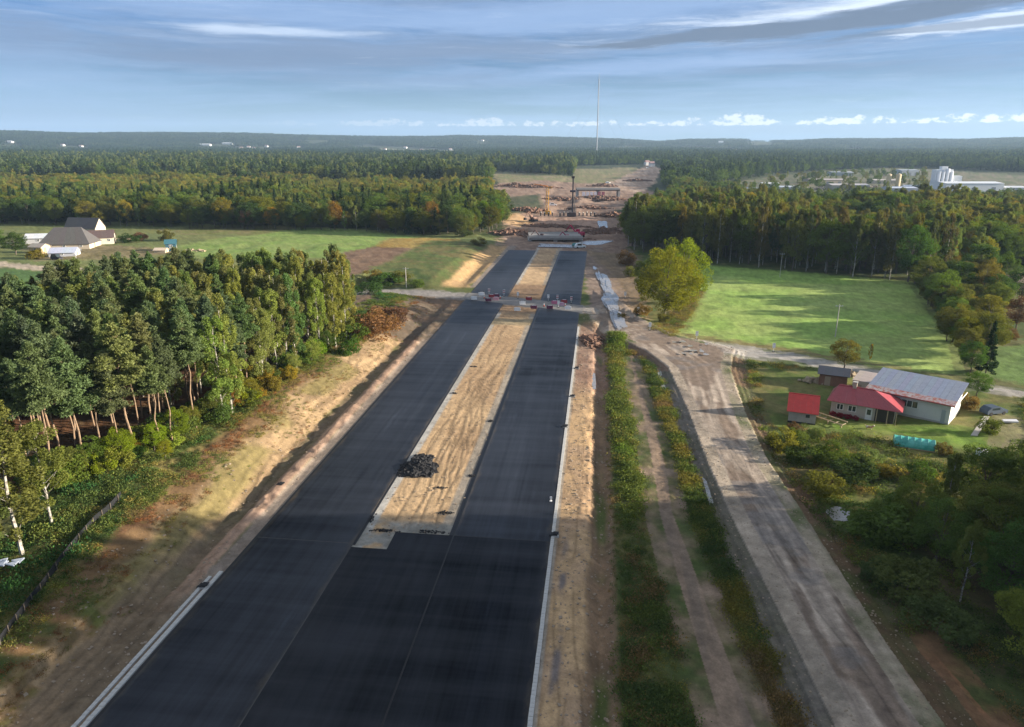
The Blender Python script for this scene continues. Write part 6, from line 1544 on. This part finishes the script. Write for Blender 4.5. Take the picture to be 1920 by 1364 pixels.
for (a, b_, lab) in [(1664, 352, 'cream storage tank in the industrial yards, left of two'), (1682, 352, 'cream storage tank in the industrial yards, right of two')]:
    x_, y_, z_ = gp(a, b_); r = empty('storage_tank', (x_, y_, z_), label=lab, cat='tank'); MB().tube((0, 0, 0), (0, 0, 14), 2.6, 2.6, 12).build('shell', M['paint'], r, (.62, .52, .33)); MB().tube((0, 0, 14), (0, 0, 15), 2.6, .6, 12).build('cap', M['paint'], r, (.6, .5, .33))
for k in range(5):
    rubble_pile(1500 + k * 34, 352 + (k % 2) * 4, 9, 6, 60, 'gravel_heap', ['tan gravel heap near the left sheds of the yards', 'tan heap before the brownish shed', 'tan heap in mid yard', 'tan heap beside the storage tanks', 'tan heap right of the storage tanks'][k], mat('gravel_%d' % k, (.42, .35, .26), .95, .2, 1), .8, 2.5, 3, 70 + k)
# far houses: distant but countable
for i, ((a, b_), (X_, Y_)) in enumerate(zip(FARHOUSES, fh)):
    big = a in (385, 428, 1255, 20, 1350, 1720, 1425); L_ = 60 if a in (385, 428) else (30 if big else 16)
    if b_ > 300: L_ *= .6
    where = 'left' if a < 640 else ('middle' if a < 1280 else 'right')
    lab = 'tiny white %s among the far woods toward the %s of the skyline' % ('hall' if big else 'house', where)
    x_, y_ = X_, Y_; z_ = gz(x_, y_)
    r = empty('distant_house', (x_, y_, z_), YAW + random.uniform(-.3, .3), lab, 'house', 'far white buildings, %s' % where)
    W_ = 14 if not big else 20; hw = 6.5
    MB().box(-L_ / 2, L_ / 2, -W_ / 2, W_ / 2, -2, hw).build('wall', M['paint'], r, (.74, .74, .72))
    MB().slab([(-L_ / 2, -W_ / 2, hw), (L_ / 2, -W_ / 2, hw), (L_ / 2, 0, hw + 4), (-L_ / 2, 0, hw + 4)], .3).slab([(-L_ / 2, .05, hw + 4), (L_ / 2, .05, hw + 4), (L_ / 2, W_ / 2, hw), (-L_ / 2, W_ / 2, hw)], .3).build('roof', M['tin'], r, (.6, .62, .64) if big else (.35, .22, .2))

# ------------------------------------------------------------------ broadcasting mast on the horizon
an = HEAD + math.atan((1119 - 960) / 1392); dd = 2600; x_, y_ = dd * math.sin(an), dd * math.cos(an); z_ = gz(x_, y_)
Hm = CH + (YH - 148) / 1392 * dd - z_
r = empty('radio_mast', (x_, y_, z_), YAW, 'very tall thin guyed broadcasting mast on the horizon', 'mast')
b = MB(); b.tube((0, 0, 0), (0, 0, Hm * .93), 1.9, 1.6, 4); 
b.build('lattice_mast', M['paint'], r, (.20, .22, .25)); MB().tube((0, 0, Hm * .93), (0, 0, Hm), .8, .6, 6).build('antenna', M['paint'], r, (.25, .26, .3))
for z0, rd in ((.33, 90), (.62, 130), (.9, 160)):
    for k in range(3):
        a_ = k * 2.094 + .5; MB().tube((0, 0, Hm * z0), (math.cos(a_) * rd, math.sin(a_) * rd, 0), .14, .14, 3).build('guy_wire', M['steel'], r, (.3, .3, .3))

# ------------------------------------------------------------------ thin autumn haze over the whole valley
HZ = bpy.data.materials.new('haze'); HZ.use_nodes = True; nt = HZ.node_tree; nt.nodes.clear()
o = nt.nodes.new('ShaderNodeOutputMaterial'); v = nt.nodes.new('ShaderNodeVolumePrincipled')
v.inputs['Color'].default_value = (.52, .74, 1.0, 1); v.inputs['Density'].default_value = 7.5e-5; v.inputs['Anisotropy'].default_value = .15
nt.links.new(v.outputs[0], o.inputs['Volume'])
hz = MB().box(-9000, 9000, -9000, 9000, -16, 318).build('haze', HZ); tag(hz, kind='stuff')
